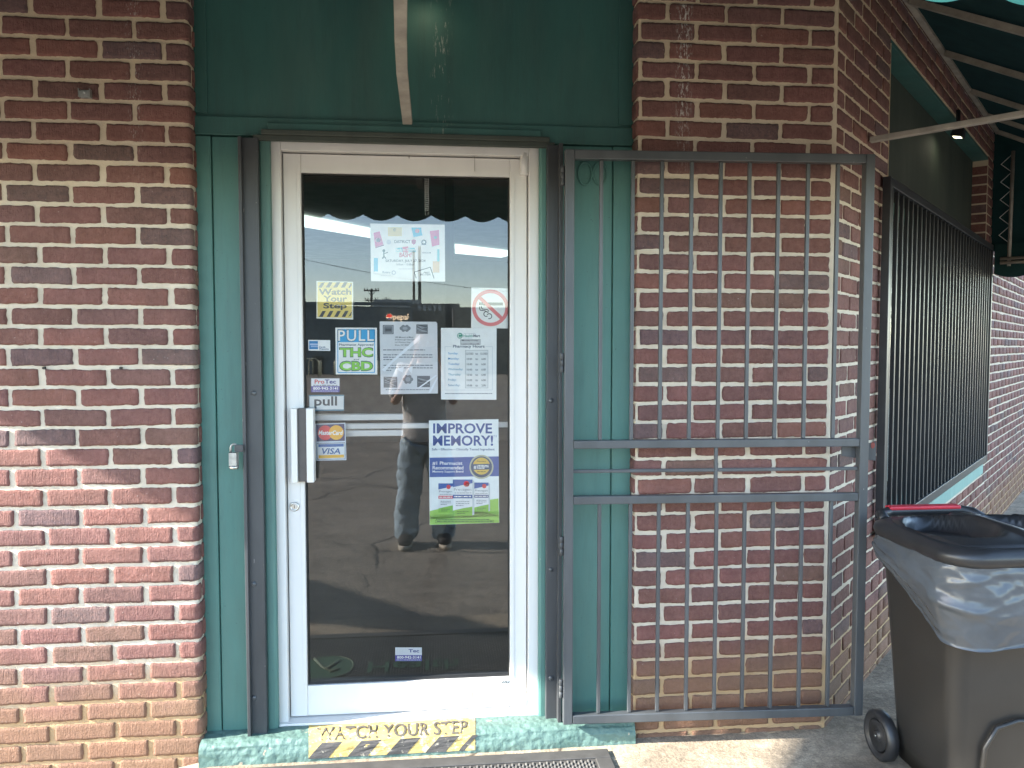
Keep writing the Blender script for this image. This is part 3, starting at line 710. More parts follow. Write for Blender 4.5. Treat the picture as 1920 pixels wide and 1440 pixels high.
# ------------------------------------------------------------------ awnings
AW, AZW, AZF, AZV = 1.3, 3.14, 2.44, 2.239                # reach, wall rail, front rail, notch height of the valance
def scallop(mb, pts_dir, p0, p1, z0, z1, amp, per, m, phase=0.0, th=.002):
    p0, p1 = Vector(p0), Vector(p1); l = (p1-p0).length; n = max(4, int(l/.012)); d = (p1-p0)/l; nn = Vector((d.y, -d.x, 0))*th
    rows = []
    for k in range(n+1):
        u = l*k/n; q = p0+d*u; ph = (u/per+phase) % 1
        zb_ = z1-amp*math.sin(math.pi*ph)**.8
        wv = nn*0+Vector((d.y, -d.x, 0))*(.006*math.sin(u*9))
        rows.append([mb.V((q.x+wv.x*f, q.y+wv.y*f, z0+(zb_-z0)*f)) for f in (0, .35, .7, 1)])
    for A, Bq in zip(rows, rows[1:]):
        for k in range(3): mb.Fc((A[k], A[k+1], Bq[k+1], Bq[k]), m, True)
        # piping along the scalloped hem
def awning(name, label, w0, w1, out, hip0, hip1, arms, cloth=None, close=()):
    cloth = cloth or M_FABRIC
    """w0,w1: wall ends; out: outward 2D dir; hip: how far the front edge runs past each end"""
    w0, w1, out = Vector(w0), Vector(w1), Vector(out); d = (w1-w0).normalized()
    f0, f1 = w0+out*AW-d*hip0, w1+out*AW+d*hip1
    t = empty(name, (w0.x, w0.y, 2.2), label, 'awning', 'green awnings on the corner building')
    v3 = lambda p, z: Vector((p.x, p.y, z))
    mb = MB(); n = 24
    for k in range(n):
        a, b = k/n, (k+1)/n
        mb.quad(v3(w0.lerp(w1, a), AZW), v3(w0.lerp(w1, b), AZW), v3(f0.lerp(f1, b), AZF), v3(f0.lerp(f1, a), AZF), cloth)
    for e, prof in close:                                # closing cloth at an end, (reach, height) round its edge
        wq = w0 if e == 0 else w1
        mb.poly([v3(wq+out*p, z) for p, z in prof], M_FABRIC)
    mb.build('canopy', t)
    mb = MB(); scallop(mb, None, v3(f0, 0), v3(f1, 0), AZF, AZV, .035, .19, M_TRIM, .253); mb.build('valance', t)
    mb = MB(); mb.bar(v3(w0+out*.018, AZW-.02), v3(w1+out*.018, AZW-.02), .028, .028, M_TUBE); mb.build('wall_rail', t)
    mb = MB(); mb.bar(v3(f0-out*.02, AZF-.02), v3(f1-out*.02, AZF-.02), .028, .028, M_TUBE); mb.build('front_rail', t)
    l = (w1-w0).length
    for s_ in arms[0]:
        q = w0+d*s_; mb = MB(); mb.bar(v3(q+out*.03, AZW-.035), v3(q+out*(AW-.03), AZF-.035), .028, .028, M_TUBE); mb.build('rafter', t)
    for s_, z_, bend in arms[1]:
        q = w0+d*s_; mb = MB(); pts = [v3(q+out*(AW-.03)*k/6+d*(bend(k/6) if bend else 0), z_+(AZF-.05-z_)*k/6) for k in range(7)]
        for a, b in zip(pts, pts[1:]): mb.bar(a, b+(b-a)*.02, .034, .022, M_TUBE, (0, 0, 1), .003)
        mb.build('support_arm', t)
    return t, v3
lx = -3.19
bx = onY(765, 238, .05).x
ax1, ax2 = onY(752, 92, -.48).x-bx, onY(751, 0, -.85).x-bx
def armx(q):                                              # the bar is bent: sideways drift along its length
    a = q*1.3/.50; b = q*1.3/.87; return ax1*a if a < 1 else ax1+(ax2-ax1)*min(1.6, (q*1.3-.50)/.37)
bt = math.tan(R(22.5))*AW
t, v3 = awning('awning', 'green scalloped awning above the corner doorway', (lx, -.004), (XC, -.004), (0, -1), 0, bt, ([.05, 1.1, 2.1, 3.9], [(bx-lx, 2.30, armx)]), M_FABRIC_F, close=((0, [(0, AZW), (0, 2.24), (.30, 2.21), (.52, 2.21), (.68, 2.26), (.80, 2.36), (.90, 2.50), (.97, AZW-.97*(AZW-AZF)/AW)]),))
s0 = side(0, .004); s1 = side(3.86, .004)
ribs = [.95, 1.78, 2.60, 3.26, 3.80]
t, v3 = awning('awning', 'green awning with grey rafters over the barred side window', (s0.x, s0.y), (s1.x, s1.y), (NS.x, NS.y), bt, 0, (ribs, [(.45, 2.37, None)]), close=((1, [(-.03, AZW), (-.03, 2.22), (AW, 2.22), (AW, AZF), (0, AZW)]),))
# laced pole and double tube at the far end
mb = MB(); mb.tube([side(3.80, .13, 2.95), side(3.80, .125, 2.10)], .013, M_TUBE, 10); mb.build('end_pole', t)
mb = MB(); pts = []
for k in range(13): pts.append(side(3.805, .125 if k % 2 == 0 else .055, 2.93-k*.066))
mb.tube(pts, .0035, M_ALU, 5); mb.build('lacing', t)
for z_ in (2.155, 2.125):
    mb = MB(); mb.tube([side(3.78, .07, z_), side(3.78, 1.25, z_)], .012, M_TUBE, 8); mb.build('end_tube', t)
a, b = side(3.80, .03), side(3.80, 1.28)
mb = MB(); scallop(mb, None, (a.x, a.y, 0), (b.x, b.y, 0), 2.27, 2.05, .035, .25, M_FABRIC); mb.build('valance', t)
# canvas hood added out of view at far left to shadow the road
t = empty('shadow_hood', (-3.8, -2.2, -.10), 'steep canvas hood on thin posts, added out of frame at far left to cast a shadow', 'canopy')
hp = [(-1.60, 2.40), (-2.78, 1.55), (-2.78, 1.38), (-1.84, 1.38)]
mb = MB()
for xa in (-3.70, -3.92): mb.poly([(xa, y, z) for y, z in hp], M_FABRIC)
mb.quad((-3.70, -1.60, 2.40), (-3.70, -2.78, 1.55), (-3.92, -2.78, 1.55), (-3.92, -1.60, 2.40), M_FABRIC); mb.build('canopy', t)
for xa in (-3.72, -3.90):
    mb = MB(); mb.tube([(xa, -1.90, -.10), (xa, -1.90, 2.15)], .016, M_TUBE, 8); mb.build('post', t)

# ------------------------------------------------------------------ ground
mb = MB(); n = 40
GX = [(-60, -.088), (-1.55, -.088), (-.98, -.034), (-.84, -.004), (-.80, 0), (40, 0)]        # the pavement falls away at the left
for (xa, za), (xb, zb3) in zip(GX, GX[1:]):
    mb.quad((xa, -1.12, za), (xb, -1.12, zb3), (xb, 60, zb3), (xa, 60, za), M_CONC)
    mb.quad((xa, -1.12, -.15), (xb, -1.12, -.15), (xb, -1.12, zb3), (xa, -1.12, za), M_CONC)
tag(mb.build('sidewalk'), kind='structure')
mb = MB(); mb.quad((-900, -900, -.10), (900, -900, -.10), (900, 900, -.10), (-900, 900, -.10), M_ASPH); tag(mb.build('street'), kind='structure')
M_LINE = mat('road_line_paint', (.45, .43, .40), .8, .3, 5, speck=((.1, .09, .08), 40, .55))
for (a, b) in (((590, 781), (760, 769)), ((800, 777), (955, 757))):
    pa, pb = [], None
    p0, p1 = [CAM+ray(*q)*((-.096-CAM.z)/ray(*q).z) for q in (a, b)]
    p0, p1 = Vector((p0.x, 2*GY-p0.y, -.095)), Vector((p1.x, 2*GY-p1.y, -.095))
    mb = MB(); dd = (p1-p0).normalized(); nn = Vector((dd.y, -dd.x, 0))*.05
    mb.quad(p0-nn, p0+nn, p1+nn, p1-nn, M_LINE); tag(mb.build('road_line'), kind='structure')
# rubber entrance mat
mx0, mx1, my0, my1 = -.795, .635, -.88, -.085
MT = empty('door_mat', (0, -.4, 0), 'black perforated rubber mat lying before the door sill', 'mat')
M_RUB = mat('mat_rubber', (.055, .053, .050), .75, .2, 20, .3, 200, .001)
mb = MB(); e = .06
mb.box((mx0, my0, .002), (mx1, my1, .007), M_RUB, .002)
for a, b in (((mx0, my1-e), (mx1, my1)), ((mx0, my0), (mx1, my0+e)), ((mx0, my0+e), (mx0+e, my1-e)), ((mx1-e, my0+e), (mx1, my1-e))): mb.box((a[0]+.001, a[1]+.001, .0065), (b[0]-.001, b[1]-.001, .013), M_RUB, .003)
mb.build('mat_base', MT)
mb = MB(); x = mx0+e+.008; k = 0
M_RIDGE = mat('mat_ridge', (.14, .135, .125), .6, .2, 30)
while x < mx1-e-.008:
    y = my0+e+.006+(.012 if k % 2 else 0)
    while y < my1-e-.02:
        mb.v += [(x-.003, y, .0068), (x+.003, y, .0068), (x+.003, y+.016, .0068), (x-.003, y+.016, .0068), (x-.002, y+.001, .0115), (x+.002, y+.001, .0115), (x+.002, y+.015, .0115), (x-.002, y+.015, .0115)]; mb.t += [mb.tint]*8
        b0 = len(mb.v)-8
        for q in ((4, 5, 6, 7), (0, 1, 5, 4), (1, 2, 6, 5), (2, 3, 7, 6), (3, 0, 4, 7)): mb.Fc([b0+i for i in q], M_RIDGE)
        y += .024
    x += .0125; k += 1
o = mb.build('mat_ridges', MT); o['kind'] = 'stuff'
M_LOGO = mat('mat_green', (.040, .095, .055), .7, .2, 60)
mb = MB(); n = 36; cx, cy = -.50, -.46; mb.poly([(cx+.125*math.cos(2*math.pi*k/n), cy+.13*math.sin(2*math.pi*k/n), .0122) for k in range(n)], M_LOGO)
M_LOGO2 = mat('mat_pale', (.16, .20, .14), .7)
mb.tube([(cx+.122*math.cos(2*math.pi*k/n), cy+.127*math.sin(2*math.pi*k/n), .0122) for k in range(n+1)], .0025, M_LOGO2, 5, False)
for pts in ([(-.07, -.10), (-.02, .0), (.03, .05)], [(.0, .03), (.05, -.07)], [(.02, .06), (.06, .03)]): mb.tube([(cx+a, cy+b, .0128) for a, b in pts], .008, M_LOGO2, 5)
vs, fs = glyphs('Health', .01); base = [mb.V((-.31+u*.42, -.50+v*.12, .0124)) for u, v in vs]
for f in fs: mb.Fc([base[i] for i in f], M_LOGO)
mb.build('mat_print', MT)

# ------------------------------------------------------------------ wheeled bin
BN = empty('wheeled_bin', (1.88, -.4, 0), 'brown wheeled rubbish bin with black lid beside the brick corner', 'bin')
M_BIN = mat('bin_brown_plastic', (.0225, .0215, .0200), .38, .12, 5, .2, 220, .0008, 0, .5, speck=((.3, .28, .25), 90, .83))
def rrect(x0, x1, y0, y1, r, n=6):
    P = []
    for cx, cy, a0 in ((x1-r, y0+r, -90), (x1-r, y1-r, 0), (x0+r, y1-r, 90), (x0+r, y0+r, 180)):
        for k in range(n+1): a = R(a0+90*k/n); P.append((cx+r*math.cos(a), cy+r*math.sin(a)))
    return P
def loft(mb, secs, m, cap0=True, cap1=True, smooth=True):
    rings = [[mb.V((x, y, z(x, y) if callable(z) else z)) for x, y in P] for P, z in secs]; n = len(rings[0])
    for A, Bq in zip(rings, rings[1:]):
        for k in range(n): mb.Fc((A[k], A[(k+1) % n], Bq[(k+1) % n], Bq[k]), m, smooth)
    if cap0: mb.Fc(rings[0][::-1], m, smooth)
    if cap1: mb.Fc(rings[-1], m, smooth)
mb = MB(); bz = .825
def bsec(q, extra=0.0): return rrect(1.655-.045*q-extra, 2.125+.045*q+extra, -.56-.06*q-extra, -.245+.075*q+extra, .045+.02*q)
loft(mb, [(bsec(-.02), .045), (bsec(.0), .03), (bsec(.1), .11), (bsec(.5), .45), (bsec(.83), .70), (bsec(.84, .006), .706), (bsec(1, .006), bz)], M_BIN)
# raised arch panel on the front
pts = [(1.74, .04), (1.745, .22), (1.78, .285), (1.85, .305), (1.93, .30), (2.0, .285), (2.03, .22), (2.035, .04)]
mb.tube([(x, -.571-.06*z/.85, z) for x, z in pts], .008, M_BIN, 8)
mb.build('bin_body', BN)
for x_ in (1.612, 2.165):
    sg = -1 if x_ < 1.8 else 1
    mb = MB(); c = (x_, -.235, .088)
    mb.lathe([(.03, -.022*sg), (.078, -.022*sg), (.088, -.014*sg), (.088, .014*sg), (.078, .022*sg), (.064, .022*sg), (.058, .012*sg)] if sg > 0 else [(.03, .022), (.078, .022), (.088, .014), (.088, -.014), (.078, -.022), (.066, -.022), (.060, -.012)], M_RUBDARK, c, 'X', 32)
    wl = mb.build('wheel', BN, loc=c)
    mb = MB(); mb.lathe([(.059, -.0125*1), (.05, -.016), (.02, -.012), (.018, -.02), (.006, -.022)] if sg < 0 else [(.059, .0125), (.05, .016), (.02, .012), (.018, .02), (.006, .022)], M_RUBDARK, c, 'X', 28); mb.build('hub_cap', wl, loc=c)
    mb = MB(); mb.lathe([(.006, -.0225), (.003, -.025)] if sg < 0 else [(.006, .0225), (.003, .025)], M_CHROME, c, 'X', 12); mb.build('axle_end', wl, loc=c)
# lid: flange, dome with a scooped pocket on each side of the ridge
M_LID = mat('bin_lid_black', (.020, .0205, .022), .36, .2, 12, .12, 150, .0006, 0, .5, speck=((.5, .5, .48), 48, .775))
def lsec(e, r=.11): return rrect(1.575-e, 2.205+e, -.665-e, -.145+e, r, 10)
def lz(h, sag=.03): return lambda x, y: h
mb = MB()
loft(mb, [(lsec(-.012), .815), (lsec(.0), .830), (lsec(.004), .846), (lsec(.0), .862), (lsec(-.018), .872), (lsec(-.026), .875), (lsec(-.042), .875)], M_LID, True, False)
# dome grid inside the flange
nx_, ny_ = 44, 36; x0_, x1_, y0_, y1_ = 1.575+.03, 2.205-.03, -.665+.03, -.145-.03
def dome(u, v):
    h = .876+.022*(1-(2*u-1)**4)*(1-(2*v-1)**4)**1
    for cu in (.26, .78):
        d = ((u-cu)/.20)**2+((v-.56)/.34)**2
        if d < 1.35: h -= .060*min(1, max(0, (1.35-d)/.35))
    if abs(u-.52) < .03 or abs(u-.97) < .02: h += .007
    return h
g = [[None]*(ny_+1) for _ in range(nx_+1)]
for i in range(nx_+1):
    for q in range(ny_+1):
        u, v = i/nx_, q/ny_; x = x0_+(x1_-x0_)*u; y = y0_+(y1_-y0_)*v
        cx, cy = (x0_+x1_)/2, (y0_+y1_)/2; ax, ay = (x-cx)/((x1_-x0_)/2), (y-cy)/((y1_-y0_)/2)
        f = (1-.5*ay*ay*.42, 1-.5*ax*ax*.42); g[i][q] = mb.V((cx+(x-cx)*(1-.13*ay**4), cy+(y-cy)*(1-.16*ax**4), dome(u, v)-(.012 if i in (0, nx_) or q in (0, ny_) else 0)))
for i in range(nx_):
    for q in range(ny_): mb.Fc((g[i][q], g[i+1][q], g[i+1][q+1], g[i][q+1]), M_LID, True)
mb.build('lid', BN)
mb = MB(); mb.tube([(1.655, -.16, .858), (1.665, -.115, .872), (1.71, -.10, .878), (1.99, -.10, .878), (2.03, -.115, .872), (2.04, -.16, .858)], .019, M_RUBDARK, 10); hb = mb.build('handle', BN)
mb = MB(); mb.box((1.70, -.119, .884), (1.985, -.08, .8995), mat('red_plastic', (.42, .02, .035), .4), .006); mb.build('red_strip', hb)
# grey liner hanging over the rim
M_BAG = mat('grey_bag_plastic', (.078, .088, .098), .22, .18, 6, .15, 30, .003, 0, .55, trans=.12)
mb = MB(); P = rrect(1.585, 2.195, -.655, -.155, .12, 14); n = len(P); rows = []
import bisect
cum = [0]
for k in range(n): a, b = P[k], P[(k+1) % n]; cum.append(cum[-1]+math.hypot(b[0]-a[0], b[1]-a[1]))
NU, NV = 340, 44
for i in range(NU):
    s_ = cum[-1]*i/NU; k = bisect.bisect(cum, s_)-1; q = (s_-cum[k])/(cum[k+1]-cum[k]); a, b = P[k], P[(k+1) % n]
    x, y = a[0]+(b[0]-a[0])*q, a[1]+(b[1]-a[1])*q
    # lower hem: short at the back, deep towards the front
    fr = max(0, min(1, (-.17-y)/.40)); hem = .070+.185*fr**.75+.015*math.sin(s_*9)
    col_ = []
    for v in range(NV+1):
        f = v/NV; z = .826-hem*f
        bodyx = 1 if abs(x-1.89)/.31 > abs(y+.41)/.26 else 0
        pull = .012*f+.02*f*f
        cx, cy = 1.89, -.405; dx_, dy_ = x-cx, y-cy; l = math.hypot(dx_, dy_)
        fold = noise.noise((s_*9+f*2.5, f*1.1, 4.4)); crease = 1-abs(noise.noise((s_*4.2-f*2.6, f*1.7+s_*.8, 9)))*2.2
        r2 = 1-abs(noise.noise((s_*6.5+f*3.4, f*2.6-s_*1.5, 21)))*3; r3 = 1-abs(noise.noise((s_*15-f*4, f*6+s_*3, 33)))*3
        bulge = .010*math.sin(math.pi*f)+noise.noise((s_*3+f*1.5, f*1.2, 1.7))*.022*f+fold*.008*f**.5+max(0, crease)*.011*math.sin(math.pi*min(1, f*1.05))+max(0, r2)*.006+max(0, r3)*.0022
        o_ = bulge-pull*.7+(.006 if v == NV else 0)
        col_.append(mb.V((x+dx_/l*o_, y+dy_/l*o_, z)))
    rows.append(col_)
for i in range(NU):
    A_, C_ = rows[i], rows[(i+1) % NU]
    for v in range(NV): mb.Fc((A_[v], A_[v+1], C_[v+1], C_[v]), M_BAG, True)
tag(mb.build('bin_liner'), 'grey plastic liner hanging over the rim of the brown bin', 'bin liner')

# ------------------------------------------------------------------ posters and stickers on the inside of the glass
PYI = GY+.006
WHITE, INK = ink(250, 248, 243), ink(40, 42, 46); GREY = ink(120, 124, 130)
SG = 'signs on the glass door'
# 1 back-to-school flyer
s = Sheet(PYI, (680, 410, 11.08)); s.paper([(158, 100), (1705, 125), (1715, 1308), (172, 1298)], WHITE)
pk, bl, ye, tl = ink(225, 120, 165), ink(95, 190, 222), ink(240, 220, 160), ink(110, 195, 205)
s.poly([(225, 295), (352, 265), (432, 535), (262, 590)], pk); s.poly([(262, 592), (438, 540), (441, 562), (270, 612)], ink(150, 70, 100)); s.disc(325, 450, 62, WHITE)
s.rect(525, 180, 815, 365, ye); s.disc(665, 235, 32, ink(120, 140, 120)); s.poly([(1012, 185), (1215, 188), (1240, 350), (1055, 385)], bl); s.poly([(1395, 260), (1585, 235), (1595, 540), (1440, 580)], pk)
s.rect(232, 818, 318, 1098, bl); s.rect(1548, 635, 1596, 890, tl); s.rect(1455, 885, 1595, 1120, ink(240, 205, 165))
s.nxt(); s.disc(325, 450, 38, ink(120, 125, 130)); s.disc(1135, 255, 45, ink(215, 150, 150)); s.disc(1510, 390, 32, ink(110, 170, 170)); s.disc(540, 488, 48, ink(205, 208, 214))
s.text('DISTRICT', 660, 448, 990, 508, INK, .012); s.poly([(1015, 445), (1060, 430), (1108, 445), (1100, 510), (1060, 540), (1020, 510)], ink(190, 110, 140)); s.ring(1270, 490, 28, 55, ink(90, 105, 105)); s.poly([(1215, 545), (1240, 520), (1300, 520), (1325, 545)], ink(90, 105, 105))
s.poly([(685, 610), (820, 600), (830, 690), (690, 690)], tl); s.poly([(825, 590), (945, 575), (950, 700), (830, 700)], ink(225, 130, 150)); s.poly([(955, 610), (1085, 605), (1110, 690), (955, 690)], tl)
s.disc(440, 665, 30, ink(95, 110, 105)); s.line([(440, 690), (440, 790), (410, 830)], 26, ink(110, 120, 118)); s.line([(440, 730), (525, 700)], 16, ink(110, 120, 118)); s.line([(445, 780), (480, 830)], 22, ink(110, 120, 118))
s.nxt(); s.text('Back to School', 690, 612, 1090, 682, WHITE, .02); s.text('BASH!', 760, 705, 1015, 800, ink(205, 70, 95), .01, .15); s.text('KINGDOM', 1242, 695, 1415, 725, GREY, .01)
s.text('SATURDAY, JULY 27, 2024', 475, 850, 1305, 915, INK, .004); s.text('9:00am - 12:00am', 700, 930, 1065, 972, GREY)
s.lines(745, 1045, 1075, 1, 10, 12, ink(190, 190, 195), 3, 1); s.text('Rotary', 412, 1090, 580, 1150, ink(150, 155, 165), .01); s.ring(645, 1122, 26, 46, ink(200, 202, 208)); s.lines(370, 1175, 590, 1, 10, 11, ink(205, 205, 210), 5, 1)
s.line([(1112, 1240), (1075, 1110), (1405, 1008), (1482, 1240)], 14, INK); s.text('FIRST', 1270, 1105, 1395, 1138, INK, .015); s.text('BIG STEPS', 1195, 1142, 1410, 1180, INK, .015)
s.build('school_flyer', 'white event flyer with pink and blue notebooks printed round its edge', 'flyer', SG)
# 2 watch-your-step sign
s = Sheet(PYI, (560, 320, 4.8)); s.paper([(160, 992), (490, 1000), (490, 1340), (160, 1330)], ink(232, 230, 215)); s.poly([(170, 1003), (480, 1008), (478, 1325), (170, 1318)], ink(236, 208, 105)); s.nxt()
bk = ink(62, 60, 58)
for k in range(5):
    x = 175+k*68
    s.poly([(x, 1052), (x+30, 1003 if k else 1010), (x+62, 1004), (x+34, 1052)] if k < 4 else [(x, 1054), (x+25, 1010), (x+30, 1030), (x+16, 1054)], bk)
    s.poly([(x+8, 1315), (x+40, 1262), (x+70, 1262), (x+40, 1317)] if k < 4 else [(x-2, 1318), (x+26, 1272), (x+32, 1272), (x+22, 1305)], bk)
s.text('Watch', 180, 1062, 474, 1118, bk, .03); s.text('Your', 222, 1125, 436, 1180, bk, .03); s.text('Step', 222, 1190, 434, 1255, bk, .03)
s.build('step_sign', 'yellow and black striped square sign reading Watch Your Step', 'sign', SG)
# 3 no smoking
s = Sheet(PYI, (560, 320, 4.8)); s.paper([(1554, 1052), (1893, 1060), (1890, 1420), (1552, 1415)], ink(248, 246, 240)); rd = ink(235, 130, 128)
s.rect(1625, 1185, 1638, 1210, bk); s.rect(1644, 1185, 1656, 1210, bk); s.rect(1660, 1187, 1838, 1213, ink(105, 105, 102))
for pts in ([(1626, 1222), (1632, 1255), (1680, 1262), (1700, 1275)], [(1640, 1218), (1652, 1245), (1700, 1250), (1712, 1268)]): s.line(pts, 7, bk)
s.ring(1688, 1290, 18, 25, bk, 60, 330); s.ring(1715, 1310, 19, 26, bk, -150, 110); s.nxt()
s.ring(1726, 1235, 133, 165, rd, n=56); s.poly([(1612, 1148), (1634, 1125), (1842, 1322), (1820, 1345)], rd)
s.build('smoking_sign', 'white square sign with red circle struck through a cigarette', 'sign', SG)
# 4 charge card sticker
s = Sheet(PYI, (570, 590, 7.11)); s.paper([(55, 335), (350, 340), (350, 483), (58, 478)], WHITE); s.rect(70, 352, 186, 460, ink(55, 135, 195)); s.nxt(); s.rect(80, 385, 186, 405, ink(190, 205, 230)); s.rect(92, 412, 186, 432, ink(160, 185, 220))
s.text('Cards', 200, 420, 285, 442, ink(60, 95, 130), .015); s.text('Welcome', 200, 446, 330, 468, ink(60, 95, 130), .015); s.build('card_sticker', 'small white sticker with a blue card logo and words Cards Welcome', 'sticker', SG)
# 5 PULL THC CBD
s = Sheet(PYI, (570, 590, 7.11)); s.paper([(418, 172), (972, 174), (976, 798), (425, 796)], WHITE); cb = ink(45, 165, 220); dk = ink(60, 85, 95); gn_ = ink(150, 215, 75)
s.rect(445, 196, 946, 366, cb); s.frame(451, 200, 942, 770, 10, cb); s.nxt()
s.text('PULL', 448, 200, 940, 360, dk, .03, 0, True, 1.15); s.text('THC', 468, 434, 924, 570, dk, .055); s.text('CBD', 468, 614, 924, 754, dk, .055); s.nxt()
s.text('PULL', 456, 208, 932, 352, WHITE, .012, 0, True, 1.15); s.text('THC', 478, 444, 914, 560, gn_, .035); s.text('CBD', 478, 624, 914, 744, gn_, .035)
s.text('Pharmacist Approved', 468, 385, 926, 424, dk, .015); s.text('and', 660, 584, 738, 606, INK, .01, .3)
s.build('pull_poster', 'blue and green sticker reading PULL, Pharmacist Approved THC and CBD', 'sticker', SG)
# 6 grey notice in a plastic sleeve
s = Sheet(PYI, (570, 590, 7.11)); pg = ink(222, 222, 224)
s.paper([(1008, 90), (1760, 95), (1776, 115), (1785, 1050), (1022, 1062)], pg); g1, g2 = ink(110, 112, 116), ink(165, 168, 172)
for x0_, y0_, x1_, y1_, sd in ((1050, 136, 1195, 260, 1), (1497, 130, 1650, 256, 2), (1062, 828, 1243, 972, 3), (1508, 816, 1680, 966, 4)): s.rect(x0_, y0_, x1_, y1_, g1)
for cx, cy in ((1348, 182), (1385, 862)):
    for k in range(6): a = k*math.pi/3; s.disc(cx+(48 if cy < 500 else 44)*math.cos(a), cy+(24 if cy < 500 else 38)*math.sin(a), 26, ink(128, 131, 135))
s.nxt(); rr = random.Random(5)
s.frame(1066, 150, 1180, 246, 8, g2); s.rect(1085, 185, 1165, 218, ink(70, 72, 75))
for x0_, y0_, x1_, y1_, sd in ((1500, 134, 1646, 252, 2), (1066, 832, 1240, 968, 3), (1512, 820, 1676, 962, 4)):
    for k in range(6):
        ya = y0_+(y1_-y0_)*rr.random()*.6; s.line([(x0_+8, ya), (x0_+(x1_-x0_)*.5, ya+rr.uniform(5, 40)), (x1_-8, ya+rr.uniform(20, 55))], rr.uniform(5, 11), rr.choice((g2, ink(75, 77, 80))))
for cx, cy in ((1348, 182), (1385, 862)): s.disc(cx, cy, 34, g2, 20 if cy < 500 else 30)
for k, tx in enumerate(('VBS Ministers of Music', 'Breakthrough Tabernacle', '102 Winslow Way', 'Dunn, NC 28334')): s.text(tx, 1215, 290+k*35, (1460, 1480, 1418, 1408)[k], 312+k*35, INK, .004)
s.lines(1055, 470, 1615, 1, 30, 14, GREY, 11, 1); s.lines(1058, 535, 1715, 3, 32, 14, GREY, 12, .18); s.lines(1060, 675, 1715, 3, 34, 14, GREY, 13, .16); s.lines(1090, 1000, 1670, 1, 30, 11, GREY, 14, 1)
s.nxt(); glint_ = ink(242, 245, 250, .2)  # sleeve highlights painted on as pale shapes
s.poly([(1035, 735), (1480, 330), (1545, 262), (1550, 330), (1180, 640), (1080, 760)], glint_); s.poly([(1510, 980), (1760, 800), (1775, 812), (1560, 965)], glint_); s.poly([(1655, 1045), (1778, 820), (1782, 850), (1690, 1040)], glint_); s.poly([(1225, 720), (1330, 700), (1318, 775)], glint_); s.poly([(1380, 715), (1450, 690), (1440, 790)], glint_)
s.build('church_notice', 'grey letter with four small pictures and painted glints of a plastic sleeve', 'notice', SG)
# 7 pharmacy hours
s = Sheet(PYI, (790, 600, 8.47)); s.paper([(312, 125), (1195, 130), (1192, 1268), (312, 1262)], ink(252, 251, 247)); tq, nv_ = ink(30, 150, 120), ink(75, 85, 100); lg = ink(205, 210, 214)
s.disc(612, 250, 46, tq); s.text('Your Community', 670, 207, 862, 224, GREY); s.text('Health', 670, 232, 818, 272, tq, .012); s.text('Mart', 826, 230, 932, 272, nv_, .025); s.lines(672, 288, 810, 1, 10, 9, lg, 2, 1)
s.rect(620, 308, 938, 390, ink(214, 214, 212)); s.line([(480, 422), (375, 422), (375, 1112), (1130, 1112), (1130, 422), (1020, 422)], 5, lg); s.rect(700, 480, 1058, 1080, ink(238, 239, 236)); s.nxt()
s.ring(612, 250, 20, 29, WHITE, 30, 330); s.ring(612, 250, 36, 40, WHITE, 0, 250); s.frame(700, 480, 1058, 1080, 4, GREY); s.frame(622, 310, 936, 390, 4, INK)
s.text('Monday-Friday', 640, 312, 905, 342, INK, .01, .1); s.text('Lunch 12:30 to 1:00', 638, 366, 915, 392, INK, .01, .1); s.text('Pharmacy Hours', 502, 395, 1004, 452, nv_, .022)
for k, dname in enumerate(('Sunday:', 'Monday:', 'Tuesday:', 'Wednesday:', 'Thursday:', 'Friday:', 'Saturday:')):
    y = 512+k*84; wd = (160, 175, 182, 238, 205, 130, 192)[k]; s.text(dname, 425, y, 425+wd, y+44, (ink(70, 150, 200), ink(60, 140, 195), ink(65, 135, 190), ink(85, 150, 180), ink(95, 150, 175), ink(95, 145, 175), ink(95, 140, 170))[k], .006)
    s.text('CLOSED' if k == 0 else '10:00', 708 if k == 0 else 722, y+8, 828 if k == 0 else 806, y+38, INK, .008); s.text('to', 858, y+10, 898, y+40, nv_, .01); s.text('CLOSED' if k == 0 else ('2:00' if k == 6 else '6:00'), 935 if k == 0 else 955, y+8, 1052 if k == 0 else 1022, y+38, INK, .008)
s.lines(375, 1168, 1125, 1, 10, 12, GREY, 8, 1); s.build('hours_sign', 'white Pharmacy Hours sheet with opening times for each day', 'notice', SG)
# 8 alarm company sticker
def alarm(s, x0, y0, x1, y1, full):
    wv, hv = x1-x0, y1-y0; pu = ink(92, 82, 160); s.paper([(x0, y0), (x1, y0), (x1, y1), (x0, y1)], ink(228, 228, 232)); s.rect(x0, y0+hv*.56, x1, y1, pu); s.nxt()
    if full: s.text('Pro', x0+wv*.12, y0+hv*.08, x0+wv*.47, y0+hv*.38, ink(215, 85, 85), .025); s.text('Tec', x0+wv*.48, y0+hv*.08, x0+wv*.88, y0+hv*.38, ink(70, 70, 140), .025); s.lines(x0+wv*.07, y0+hv*.5, x0+wv*.94, 1, 1, hv*.07, GREY, 4, 1)
    else: s.text('Tec', x0+wv*.5, y0+hv*.12, x0+wv*.9, y0+hv*.36, ink(70, 70, 140), .025)
    s.text('800-942-3141', x0+wv*.07, y0+hv*.62, x1-wv*.05, y0+hv*.82, WHITE, .02); s.lines(x0+wv*.05, y0+hv*.91, x0+wv*.95, 1, 1, hv*.05, ink(200, 200, 225), 6, 1)
s = Sheet(PYI); alarm(s, 583.5, 709.5, 636.5, 735.5, True); s.build('alarm_sticker', 'white and purple alarm company sticker just above the word pull', 'sticker', SG)
